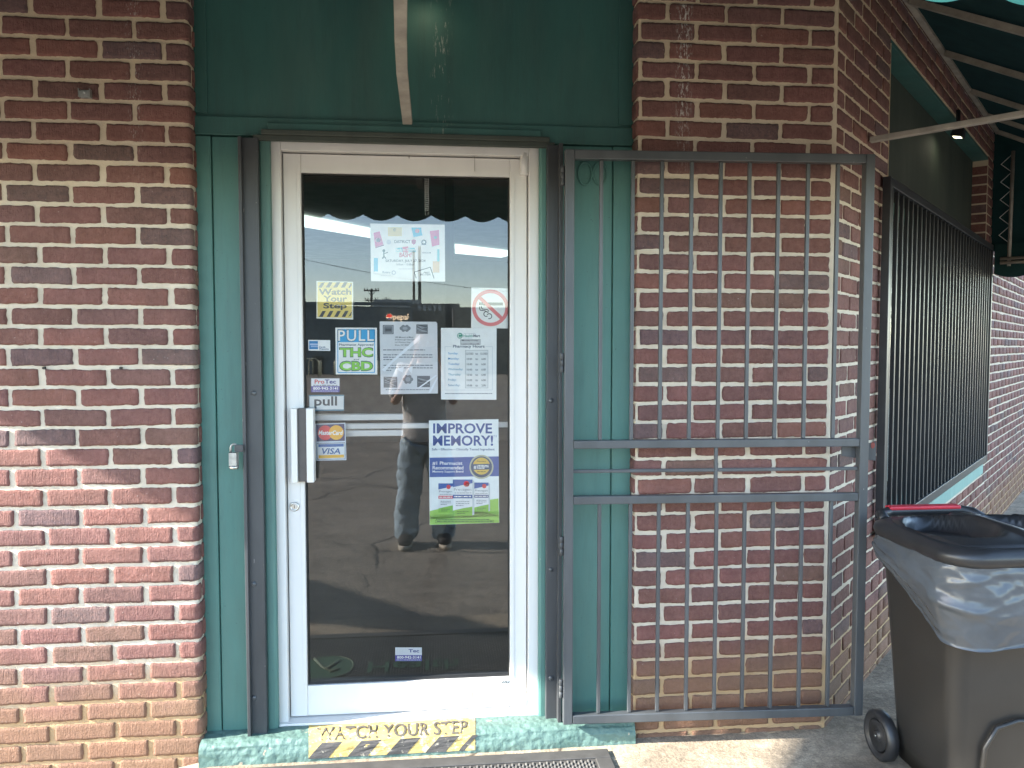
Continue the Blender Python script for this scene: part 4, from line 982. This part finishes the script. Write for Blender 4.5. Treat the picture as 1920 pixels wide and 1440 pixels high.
s = Sheet(PYI); alarm(s, 741, 1214, 791, 1239.5, False); s.build('alarm_sticker', 'white and purple alarm company sticker low on the glass, half its name gone', 'sticker', SG)
# 9 pull
s = Sheet(PYI, (530, 700, 6.545)); s.paper([(322, 265), (755, 262), (752, 460), (326, 462)], ink(85, 130, 150)); s.poly([(328, 282), (750, 278), (748, 442), (330, 446)], ink(222, 224, 222)); s.nxt(); s.text('pull', 388, 282, 668, 432, ink(48, 52, 60), .022); s.build('pull_sign', 'small pale sign reading pull beside the door handle', 'sign', SG)
# 10 payment cards
s = Sheet(PYI, (530, 700, 6.545)); s.paper([(400, 618), (770, 608), (782, 1065), (412, 1072)], ink(205, 215, 225)); s.poly([(412, 630), (758, 620), (764, 828), (418, 836)], ink(62, 52, 92)); s.poly([(418, 858), (768, 848), (770, 1052), (424, 1058)], ink(70, 95, 120)); s.nxt()
s.disc(522, 730, 90, ink(226, 62, 68)); s.poly([(424, 864), (762, 855), (764, 1046), (430, 1052)], ink(220, 226, 228)); s.nxt(); s.disc(658, 726, 90, ink(242, 178, 48)); s.poly([(438, 870), (750, 862), (751, 898), (439, 905)], ink(48, 100, 165)); s.poly([(440, 1005), (752, 996), (753, 1034), (441, 1044)], ink(232, 178, 45))
s.nxt(); s.text('MasterCard', 440, 700, 738, 756, WHITE, .03, .15); s.text('VISA', 482, 918, 708, 990, ink(40, 90, 150), .02, .2); s.build('payment_sticker', 'sticker with two payment card logos, red-orange circles above a blue word', 'sticker', SG)
# 11 improve memory poster
s = Sheet(PYI, (790, 770, 6.26)); s.paper([(88, 115), (905, 100), (914, 1315), (98, 1342)], ink(244, 248, 246)); vb, gr_ = ink(70, 92, 160), ink(165, 212, 92)
s.poly([(97, 552), (909, 536), (910, 768), (98, 780)], vb); s.poly([(99, 1178), (300, 1130), (600, 1075), (905, 1030), (913, 1314), (100, 1340)], gr_); s.poly([(99, 1230), (450, 1200), (910, 1170), (912, 1240), (100, 1270)], ink(150, 205, 80))
s.nxt(); s.text('IMPROVE', 138, 148, 830, 268, ink(55, 78, 145), .022); s.text('MEMORY!', 136, 290, 842, 412, ink(48, 74, 145), .022); s.text('*1', 846, 285, 880, 312, ink(48, 74, 145)); s.text('Safe • Effective • Clinically Tested Ingredient', 124, 440, 860, 474, ink(55, 75, 125), .012)
s.text('#1 Pharmacist', 130, 596, 482, 640, WHITE, .015); s.text('Recommended', 132, 648, 494, 690, WHITE, .015); s.text('Memory Support Brand', 132, 700, 494, 734, WHITE, .012)
s.disc(705, 660, 142, ink(190, 190, 165)); s.nxt(); s.disc(705, 660, 124, ink(70, 82, 105)); s.nxt(); s.disc(705, 650, 100, ink(226, 190, 85)); s.nxt(); s.poly([(584, 628), (826, 622), (824, 688), (590, 694)], ink(62, 82, 115)); s.text('Pharmacy', 650, 585, 760, 606, ink(90, 70, 40), .01, .2); s.nxt(); s.text('#1', 614, 640, 660, 686, WHITE, .02); s.lines(668, 642, 790, 3, 16, 11, WHITE, 3, .6); s.lines(655, 716, 755, 1, 10, 9, ink(120, 95, 45), 5, 1)
for x0_, y0_, x1_, y1_, bn in ((200, 852, 370, 1195, ink(215, 70, 85)), (620, 842, 788, 1182, ink(75, 80, 130)), (370, 806, 598, 1228, ink(50, 85, 150))):
    s.nxt(); h_, w_ = y1_-y0_, x1_-x0_; f = lambda a: x0_+w_*a; q_ = lambda a: y0_+h_*a
    s.rect(x0_, y0_, x1_, y1_, ink(238, 240, 240)); s.poly([(x1_, y0_+6), (x1_+w_*.1, q_(.04)), (x1_+w_*.1, q_(.97)), (x1_, y1_)], ink(205, 212, 214)); s.nxt()
    s.poly([(f(0), q_(0)), (f(1), q_(0)), (f(1), q_(.1)), (f(0), q_(.21))], ink(45, 85, 160)); s.poly([(f(0), q_(.86)), (f(.5), q_(.80)), (f(1), q_(.75)), (f(1), q_(1)), (f(0), q_(1))], ink(140, 195, 70)); s.rect(f(0), q_(.42), f(1), q_(.52), bn); s.nxt()
    s.disc(f(.7), q_(.12), w_*.15, ink(215, 55, 60)); s.text('Prevagen', f(.05), q_(.24), f(.95), q_(.33), ink(120, 125, 135), .004); s.lines(f(.08), q_(.37), f(.95), 1, 1, h_*.022, GREY, 4, 1); s.lines(f(.06), q_(.47), f(.95), 1, 1, h_*.035, WHITE, 7, 1); s.lines(f(.15), q_(.61), f(.85), 3, h_*.055, h_*.022, GREY, 9, .6); s.lines(f(.2), q_(.88), f(.8), 2, h_*.06, h_*.02, ink(70, 95, 60), 10, .7)
s.nxt(); s.lines(170, 1272, 800, 1, 1, 9, ink(85, 110, 70), 1, 1); s.frame(165, 1282, 848, 1310, 3, ink(80, 110, 60)); s.lines(180, 1296, 840, 1, 1, 10, ink(85, 110, 70), 2, 1)
s.build('memory_poster', 'tall poster in blue and green reading IMPROVE MEMORY with three boxes', 'poster', SG)
# worn hazard sticker on the sill
def py_of(p):
    q = ROT.transposed() @ (p-CAM); return 720-F*q.y/-q.z
TAB = []
for k in range(161):
    t_ = (len(PROF)-1.01)*k/160; i_ = int(t_); f_ = t_-i_
    y_ = PROF[i_][0]+(PROF[i_+1][0]-PROF[i_][0])*f_; z_ = PROF[i_][1]+(PROF[i_+1][1]-PROF[i_][1])*f_
    TAB.append((py_of(Vector((-.1, y_, z_))), t_, y_))
def sillmap(px, py, lift):                               # the sticker bends over the nose of the sill
    a = TAB[0]
    for b in TAB[1:]:
        if b[0] >= py: break
        a = b
    return sill_pt(onY(px, py, b[2]).x, b[1], .0018+lift)
def hz_mat(name, c, wt=.54):
    m, t, p = new_mat(name); v = coords(t); worn = ramp(t, noise_tex(t, v, 38, 6, .75), [(wt, 0.0), (wt+.05, .8)])
    n = ramp(t, noise_tex(t, v, 20, 4), [(.3, tuple(x*.7 for x in c)+(1,)), (.7, c+(1,))])
    L(t, mixc(t, worn, n, (.46, .43, .34, 1)), p.inputs['Base Color']); p.inputs['Roughness'].default_value = .8; bump(t, p, noise_tex(t, v, 120, 4), .5, .002); return m
HY, HB, HT = hz_mat('hazard_yellow', (.52, .375, .13)), hz_mat('hazard_black', (.070, .066, .063), .60), hz_mat('hazard_letter', (.10, .088, .072), .76)
s = Sheet(mapf=sillmap)
def strip(x0_, x1_, y0_, y1_, m, sl=0.0, n=14, cols=1):
    for i in range(cols):
        for k in range(n):
            a, b = y0_+(y1_-y0_)*k/n, y0_+(y1_-y0_)*(k+1)/n; f = lambda y: sl*(y1_-y)
            u0_, u1_ = x0_+(x1_-x0_)*i/cols, x0_+(x1_-x0_)*(i+1)/cols
            s.poly([(u0_+f(a), a), (u1_+f(a), a), (u1_+f(b), b), (u0_+f(b), b)], m)
strip(579, 891, 1350, 1412, HY, 0, 22, 26); s.nxt(); s.nxt()
for k in range(5):
    x = 578+k*73+(1 if k else 0)
    if k < 4 or True: strip(x, min(x+38, 860), 1384, 1411, HB, .95, 12, 3)
s.layer += 5; s.text('WATCH YOUR STEP', 594, 1358, 876, 1381, HT, .012)
s.build('hazard_sticker', 'worn yellow and black WATCH YOUR STEP sticker on the green sill', 'sticker')
for px, py, w_ in ((545, 1372, 20), (1028, 1357, 9)):
    pass

# ------------------------------------------------------------------ inside, seen dimly through the glass
M_IN = mat('interior_paint', (.14, .14, .135), .8); M_INF = mat('interior_floor', (.05, .048, .045), .5)
mb = MB(); mb.quad((-3, .22, .08), (1.6, .22, .08), (10, 8.7, .08), (-8, 8.7, .08), M_INF); mb.build('interior_floor', B)
mb = MB(); mb.quad((-3, .22, 2.78), (1.5, .22, 2.78), (10, 8.8, 2.78), (-8, 8.8, 2.78), mat('interior_ceiling', (.42, .42, .40), .85)); mb.build('interior_ceiling', B)
mb = MB(); mb.quad((-8, 8.9, 0), (9, 8.9, 0), (9, 8.9, 2.8), (-8, 8.9, 2.8), M_IN); mb.build('interior_back', B)
mb = MB(); a = onY(835, 700, 3.2); b = onY(852, 700, 3.2); mb.box((a.x, 3.2, .08), (b.x, 3.24, 2.78), M_IN); mb.build('interior_post', B)
M_FL = emit_mat('fluorescent_tube', (.82, 1, .93), .17)
for (a, b, c_, d_), lab in ((((520, 400), (694, 434), (694, 441), (520, 412)), 'fluorescent ceiling strip inside, seen left of the flyer'), (((853, 463), (955, 475), (940, 479), (853, 471)), 'fluorescent ceiling strip inside, seen right of the flyer')):
    P = [onZ(*q_, 2.74) for q_ in (a, b, c_, d_)]; cc = sum(P, Vector())/4
    t = empty('ceiling_light', cc, lab, 'ceiling light', 'fluorescent lights inside'); mb = MB()
    mb.hexa([p+Vector((0, 0, -.03)) for p in P]+[p+Vector((0, 0, .035)) for p in P], M_FL); mb.build('diffuser', t)
    l = bpy.data.lights.new('tube_light', 'AREA'); l.energy = 1.6; l.size = .3; l.color = (.9, 1, .95); lo_ = bpy.data.objects.new('tube_light', l); COL.objects.link(lo_); lo_.parent = t; lo_.location = (0, 0, -.06)

# ------------------------------------------------------------------ across the street, seen only as reflections
M_SLATE = mat('slate_painted_wall', (.11, .14, .152), .8, .12, 1.2, .2, 8, .01); M_BLDG2 = mat('grey_cladding', (.13, .13, .12), .8, .2, .4)
M_WOOD = mat('pole_wood', (.075, .062, .050), .9, .3, 3); M_WIN = mat('pale_window', (.30, .32, .33), .3)
YS = -42.0
def mbox(px0, py0, px1, py1, Y, depth, m, mb, base=-.10):
    a, b = mir(px0, py0, Y), mir(px1, py1, Y); mb.box((a.x, Y-depth, base if py1 is None else min(a.z, b.z)), (b.x, Y, a.z), m)
t = empty('street_building', (0, YS-5, -.10), 'long low slate blue building across the street with a soft drink sign', 'building')
a, b = mir(400, 566, YS), mir(772, 577, YS)
mb = MB(); mb.hexa([(a.x, YS, -.10), (a.x, YS-14, -.10), (b.x, YS-14, -.10), (b.x, YS, -.10), (a.x, YS, a.z), (a.x, YS-14, a.z), (b.x, YS-14, b.z), (b.x, YS, b.z)], M_SLATE); mb.build('wall', t)
mb = MB(); mb.box((a.x-.1, YS+.02, b.z+.12), (b.x+.05, YS+.14, b.z+.3), M_SLATE); mb.build('eaves_board', t)
mb = MB(); p = mir(570, 700, YS); q_ = mir(600, 640, YS); 
mb.box((mir(588, 700, YS).x, YS-.1, -.10), (mir(606, 640, YS).x, YS+.06, mir(600, 668, YS).z), M_GAP); mb.build('loading_door', t)
# the sign: reads backwards in the street so that the mirror shows it forwards? no - it reads normally, the glass shows what the photo shows
sg_ = empty('drink_sign', mir(745, 596, YS+.2), 'small lit soft drink sign with red ball on the slate building', 'sign')
def sgp(px, py, lay): v = mir(px, py, YS+.16); v.y += lay; return v
M_SR, M_SW, M_SB = emit_mat('sign_red', (.75, .06, .04), 1.0), emit_mat('sign_cream', (.85, .62, .40), 1.2), emit_mat('sign_blue', (.08, .10, .25), .5)
mb = MB(); n = 26
mb.lathe([(.0, -.05), (.18, -.05), (.18, .05), (.0, .05)], M_SW, tuple(sgp(730, 594, 0)), 'Y', 24)
c = sgp(730, 594, .056); mb.poly([(c.x+.17*math.cos(a_), c.y, c.z+.17*math.sin(a_)) for a_ in [math.pi*k/12 for k in range(13)]][::-1]+[(c.x, c.y, c.z-.06)], M_SR); mb.poly([(c.x+.17*math.cos(a_), c.y+.002, c.z+.17*math.sin(a_)) for a_ in [math.pi+.5+ (math.pi-1)*k/12 for k in range(13)]], M_SB)
mb.build('sign_ball', sg_)
vs, fs = glyphs('pepsi', .02); mb = MB(); base = [mb.V(sgp(737+u*29, 603-v*14, 0)) for u, v in vs]; base2 = [mb.V(sgp(737+u*29, 603-v*14, -.05)) for u, v in vs]
for f in fs: mb.Fc([base[i] for i in f], M_SW)
mb.build('sign_letters', sg_)
t = empty('street_building', (8, YS-4, -.10), 'grey building with a row of pale windows, right of the slate one', 'building'); mb = MB()
a, b = mir(768, 569, YS-3), mir(862, 572, YS-3); mb.box((a.x, YS-12, -.10), (b.x, YS-3, a.z), M_BLDG2); mb.build('wall', t)
for k in range(5):
    x = 784+k*9.5; mb = MB(); p, q_ = mir(x, 572, YS-2.98), mir(x+5.5, 583, YS-2.98); mb.box((p.x, YS-3, q_.z), (q_.x, YS-2.95, p.z), M_WIN); mb.build('window', t)
t = empty('street_building', (14, YS-4, -.10), 'plain dark shed at the end of the row across the street', 'building'); mb = MB()
a, b = mir(850, 576, YS+1), mir(1200, 584, YS+1); mb.box((a.x, YS-8, -.10), (b.x, YS+1, a.z), mat('dark_shed', (.075, .078, .078), .85, .2, .5)); mb.build('wall', t)
mb = MB(); a, b = mir(790, 562, YS-18), mir(700, 572, YS-18); mb.box((b.x, YS-24, -.10), (a.x, YS-18, a.z), M_WIN); 
t = empty('street_building', (4, YS-20, -.10), 'pale shed roof just showing behind the slate building', 'building'); mb.build('wall', t)
# utility poles and wires
def upole(px, top, Y, arms, lab, wd=.14):
    p = mir(px, top, Y); t = empty('utility_pole', (p.x, Y, -.10), lab, 'utility pole', 'utility poles across the street')
    mb = MB(); mb.tube([(p.x, Y, -.10), (p.x, Y, p.z)], wd, M_WOOD, 8, rs=[wd*1.2, wd*.85]); mb.build('pole_shaft', t)
    for ay, hw in arms:
        z = mir(px, ay, Y).z; mb = MB(); mb.bar((p.x-hw, Y, z), (p.x+hw, Y, z), .16, .16, M_WOOD)
        for s_ in (-1, -.6, .6, 1): mb.tube([(p.x+hw*s_*.95, Y, z), (p.x+hw*s_*.95, Y, z+.35)], .07, M_WOOD, 6)
        for s_ in (-1, 1): mb.bar((p.x, Y, z-.7), (p.x+hw*.6*s_, Y, z), .06, .06, M_WOOD)
        mb.build('cross_arm', t)
    return t
upole(696.5, 541, -100, [(545, 0.95), (563, 0.85)], 'utility pole with two cross arms behind the slate building', .16)
upole(724, 557, -150, [(562, .7)], 'small distant utility pole with one cross arm', .16)
upole(775.5, 470, -75, [], 'bare tall pole, nearer the slate building of a pair', .13); upole(786.5, 462, -75, [], 'bare tall pole, second of a close pair behind the grey building', .16)
for (a, b), lab in ((((430, 455), (1100, 560)), 'long sagging wire crossing the sky above the street'),):
    p, q_ = mir(*a, -70), mir(*b, -70); mb = MB()
    mb.tube([p.lerp(q_, k/12)-Vector((0, 0, .8*math.sin(math.pi*k/12))) for k in range(13)], .02, M_GAP, 5); tag(mb.build('overhead_wire'), lab, 'wire')
# bollards and hoop
M_BOL = mat('bollard_paint', (.55, .50, .34), .6)
for px, y0, y1 in ((600, 676, 702), (629, 676, 702), (654, 684, 702), (709, 676, 702)):
    p = mir(px, y0, YS+2.5); mb = MB(); mb.lathe([(.09, -.10), (.09, p.z-.05), (.05, p.z)], M_BOL, (p.x, YS+2.5, 0), 'Z', 12)
    tag(mb.build('bollard'), 'pale yellow bollard before the slate building', 'bollard', 'bollards across the street')
mb = MB()
for px in (577, 588):
    p = mir(px, 672, YS+4); h = p.z+.10; mb.tube([(p.x-.25, YS+4, -.10)]+[(p.x+.25*math.cos(a_), YS+4, h-.25-.10+.25*math.sin(a_)) for a_ in [math.pi*(1-k/10) for k in range(11)]]+[(p.x+.25, YS+4, -.10)], .03, M_BOL, 6)
tag(mb.build('bike_rack'), 'pale hooped bicycle rack before the slate building', 'bike rack')

# trees: trunk with limbs and a crown of many leaf faces
M_BARK = mat('bark', (.07, .055, .042), .9, .3, 6)
def leafmat(n, c):
    return mat(n, c, .55, .35, 1.5, 0, 80, .002, 0, .4, trans=.3)
M_LEAF = [leafmat('leaf_dark', (.035, .075, .022)), leafmat('leaf_light', (.06, .11, .03))]
def tree(x, y, h, r, seed, lab):
    rr = random.Random(seed); t = empty('tree', (x, y, -.10), lab, 'tree', 'street trees out of frame'); mb = MB(); tips = []
    mb.tube([(x, y, -.10), (x+.1, y, h*.25), (x, y+.1, h*.5)], .2, M_BARK, 9, rs=[.28, .22, .16])
    for k in range(9):
        a = rr.uniform(0, 6.28); e = Vector((x+math.cos(a)*r*rr.uniform(.3, .8), y+math.sin(a)*r*rr.uniform(.3, .8), h*rr.uniform(.55, .95))); s_ = Vector((x, y, h*rr.uniform(.3, .5)))
        mb.tube([s_, s_.lerp(e, .5)+Vector((0, 0, .3)), e], .08, M_BARK, 6, rs=[.1, .06, .02]); tips.append(e); tips.append(s_.lerp(e, .6))
    mb.build('trunk', t); mb = MB()
    for tp in tips:
        for k in range(170):
            d = Vector((rr.gauss(0, 1), rr.gauss(0, 1), rr.gauss(0, .7)))*r*.24; c = tp+d; s_ = rr.uniform(.08, .17)
            u = Vector((rr.gauss(0, 1), rr.gauss(0, 1), rr.gauss(0, 1))).normalized(); v = u.orthogonal().normalized()
            mb.quad(c-u*s_, c+v*s_*.5, c+u*s_, c-v*s_*.5, rr.choice(M_LEAF))
    mb.build('crown', t)
# (trees are set where the side window mirrors them)
def smir(px, py, dist):                                   # ray mirrored in the side window
    n = Vector((NS.x, NS.y, 0)); r = ray(px, py).normalized(); c = side(0, -.075, 0)
    tt = (c-CAM).dot(n)/r.dot(n); h = CAM+r*tt; d = r-n*2*r.dot(n); return h+d*dist
for k, (px, dist, h, r_, lab) in enumerate(((1700, 21, 6.5, 2.8, 'leafy tree across the side street, broad crown'), (1760, 26, 8, 3.4, 'tall leafy tree across the side street'), (1820, 19, 6, 2.6, 'leafy tree across the side street, lowest crown'))):
    p = smir(px, 640, dist); tree(p.x, p.y, h, r_, 30+k, lab)

# ------------------------------------------------------------------ the person who stands in the street, seen mirrored in the door
PB = Vector((mir(797, 1000, -3.1).x, -3.1, -.10))
SKIN = mat('skin', (.42, .24, .17), .5, .08, 30); SHIRT = mat('shirt_cloth', (.52, .48, .46), .85, .08, 12, .4, 30, .006)
JEANS = mat('denim', (.31, .39, .45), .85, .4, 9, .5, 26, .012); SHOE = mat('shoe_suede', (.030, .024, .022), .8, .2, 30); SOLE = mat('shoe_sole', (.42, .36, .28), .7); HAIR = mat('hair_brown', (.045, .032, .022), .6, .3, 60, .6, 200, .003)
def skinned(name, joints, edges, m, parent, root=0, sub=2, wrinkle=0.0):
    bm = bmesh.new(); ly = bm.verts.layers.skin.verify(); vs = []
    for i, (p, r) in enumerate(joints):
        v = bm.verts.new(PB+Vector(p)); v[ly].radius = r if hasattr(r, '__len__') else (r, r); v[ly].use_root = i == root; vs.append(v)
    for a, b in edges: bm.edges.new((vs[a], vs[b]))
    me = bpy.data.meshes.new(name); bm.to_mesh(me); bm.free(); o = bpy.data.objects.new(name, me); COL.objects.link(o)
    md = o.modifiers.new('s', 'SKIN'); md.use_smooth_shade = True; o.modifiers.new('u', 'SUBSURF').levels = sub; o.modifiers['u'].render_levels = sub
    dg = bpy.context.evaluated_depsgraph_get(); nm = bpy.data.meshes.new_from_object(o.evaluated_get(dg)); bpy.data.objects.remove(o)
    nm.materials.clear(); nm.materials.append(m); nm.name = name
    for p in nm.polygons: p.use_smooth = True; p.material_index = 0
    if wrinkle:
        for v_ in nm.vertices: c_ = v_.co; v_.co = c_+v_.normal*wrinkle*(noise.noise((c_.x*9, c_.y*9, c_.z*16))+.6*noise.noise((c_.x*20, c_.y*20, c_.z*34)))
    o = bpy.data.objects.new(name, nm); COL.objects.link(o); o.parent = parent; o.location = -PB
    return o
PS = empty('person', PB, 'person in pale shirt and blue jeans holding a phone up, mirrored in the door glass', 'person')
J, E_ = [], []
def j(p, r, par=None): J.append((p, r)); (E_.append((par, len(J)-1)) if par is not None else None); return len(J)-1
pel = j((0, 0, .93), (.13, .09)); sp = j((0, -.01, 1.10), (.125, .088), pel); ch = j((0, -.005, 1.30), (.145, .095), sp); nb_ = j((0, -.005, 1.44), (.075, .06), ch)
nk = j((0, .012, 1.50), .050, nb_); jw = j((0, .035, 1.565), (.062, .068), nk); hd = j((0, .030, 1.64), (.074, .088), jw); tp_ = j((0, .022, 1.705), (.060, .072), hd)
j((0, .128, 1.612), .010, jw)                             # nose
for sg in (-1, 1):
    j((sg*.082, .012, 1.615), (.012, .02), hd)            # ears
    hp = j((sg*.095, 0, .86), .088, pel); kn = j((sg*.125, .015, .49), .055, hp); an = j((sg*.145, -.02, .09), .036, kn); j((sg*.155, .11, .045), .03, an)
    sh_ = j((sg*.185, -.01, 1.405), .052, ch); el = j((sg*.235, .07, 1.14), .036, sh_); wr = j((.03+sg*.105, .19, 1.485), .023, el)
    pm = j((.03+sg*.088, .222, 1.535), (.026, .014), wr)
    for f in range(4):                                    # fingers lie on the far side of the phone, bent over its end
        z = 1.528+f*.018; ln = (.052, .062, .066, .055)[f]
        k1 = j((.03+sg*.092, .246, z), .0085, pm); k2 = j((.03+sg*(.092-ln*.45), .2535, z+.002), .0078, k1); j((.03+sg*(.092-ln), .2515, z+.004), .0068, k2)
    k1 = j((.03+sg*.070, .214, 1.520), .0105, pm); k2 = j((.03+sg*.048, .2185, 1.536), .0092, k1); j((.03+sg*.034, .2225, 1.552), .008, k2)
skinned('body', J, E_, SKIN, PS)
J, E_ = [], []
pz = j((0, 0, .79), (.215, .15)); p0 = j((0, 0, .90), (.200, .14), pz); p1 = j((0, -.01, 1.08), (.185, .135), p0); p2 = j((0, -.005, 1.30), (.195, .135), p1); j((0, .0, 1.435), (.088, .075), p2)
for sg in (-1, 1):
    a = j((sg*.185, -.01, 1.41), .070, p2); b = j((sg*.222, .04, 1.25), .058, a); c = j((sg*.235, .066, 1.165), .052, b)
skinned('shirt', J, E_, SHIRT, PS, wrinkle=.014)
J, E_ = [], []
p0 = j((0, 0, .90), (.148, .105))
for sg in (-1, 1):
    a = j((sg*.098, 0, .80), (.128, .128), p0); b = j((sg*.132+.012, .018+.02*sg, .49), (.108, .108), a); c = j((sg*.146, .0, .26), (.100, .104), b); d = j((sg*.150, -.005, .11), (.096, .104), c); e = j((sg*.150, .0, .03), (.092, .104), d)
skinned('jeans', J, E_, JEANS, PS, sub=3, wrinkle=.015)
for sg in (-1, 1):
    J, E_ = [], []; a = j((sg*.146, -.055, .062), (.058, .052)); b = j((sg*.150, .03, .066), (.062, .058), a); c = j((sg*.158, .125, .056), (.062, .044), b); d = j((sg*.162, .185, .046), (.052, .030), c)
    so_ = skinned('shoe', J, E_, SHOE, PS)
    mb = MB(); P = [(PB.x+sg*(.152+(y*.06))+x, PB.y+y) for x, y in [(.056*math.cos(q), .060+.165*math.sin(q)) for q in [2*math.pi*k/20 for k in range(20)]]]
    loft(mb, [(P, PB.z+.001), (P, PB.z+.034)], SOLE); ob = mb.build('shoe_sole'); ob.parent = PS; ob.location = -PB
J, E_ = [], []; a = j((0, -.012, 1.60), (.070, .068)); b = j((0, .0, 1.675), (.080, .088), a); c = j((0, .015, 1.728), (.058, .066), b); skinned('hair', J, E_, HAIR, PS)
for sg in (-1, 1):
    mb = MB(); mb.lathe([(.002, -.010), (.009, -.006), (.011, 0), (.009, .006), (.002, .009)], ink(225, 220, 215), tuple(PB+Vector((sg*.031, .108, 1.628))), 'Y', 12); mb.lathe([(.005, .008), (.001, .0105)], INK, tuple(PB+Vector((sg*.031, .108, 1.628))), 'Y', 10); ob = mb.build('eye'); ob.parent = PS; ob.location = -PB
mb = MB(); mb.box((-.030, .118, 1.566), (.030, .124, 1.573), mat('lips', (.35, .14, .12), .5), .003); ob = mb.build('mouth'); ob.parent = PS; ob.location = Vector((0, 0, 0))
PH = empty('phone', PB+Vector((.03, .234, 1.56)), 'dark phone held level in both hands of the mirrored person', 'phone'); c = Vector(PH.location)
mb = MB(); mb.box(c-Vector((.078, .004, .037)), c+Vector((.078, .004, .037)), M_RUBDARK, .003); mb.build('phone_case', PH)
mb = MB(); mb.lathe([(.010, 0), (.010, .003), (.008, .0035)], M_GAP, tuple(c+Vector((-.058, .004, .018))), 'Y', 16); mb.build('lens', PH)
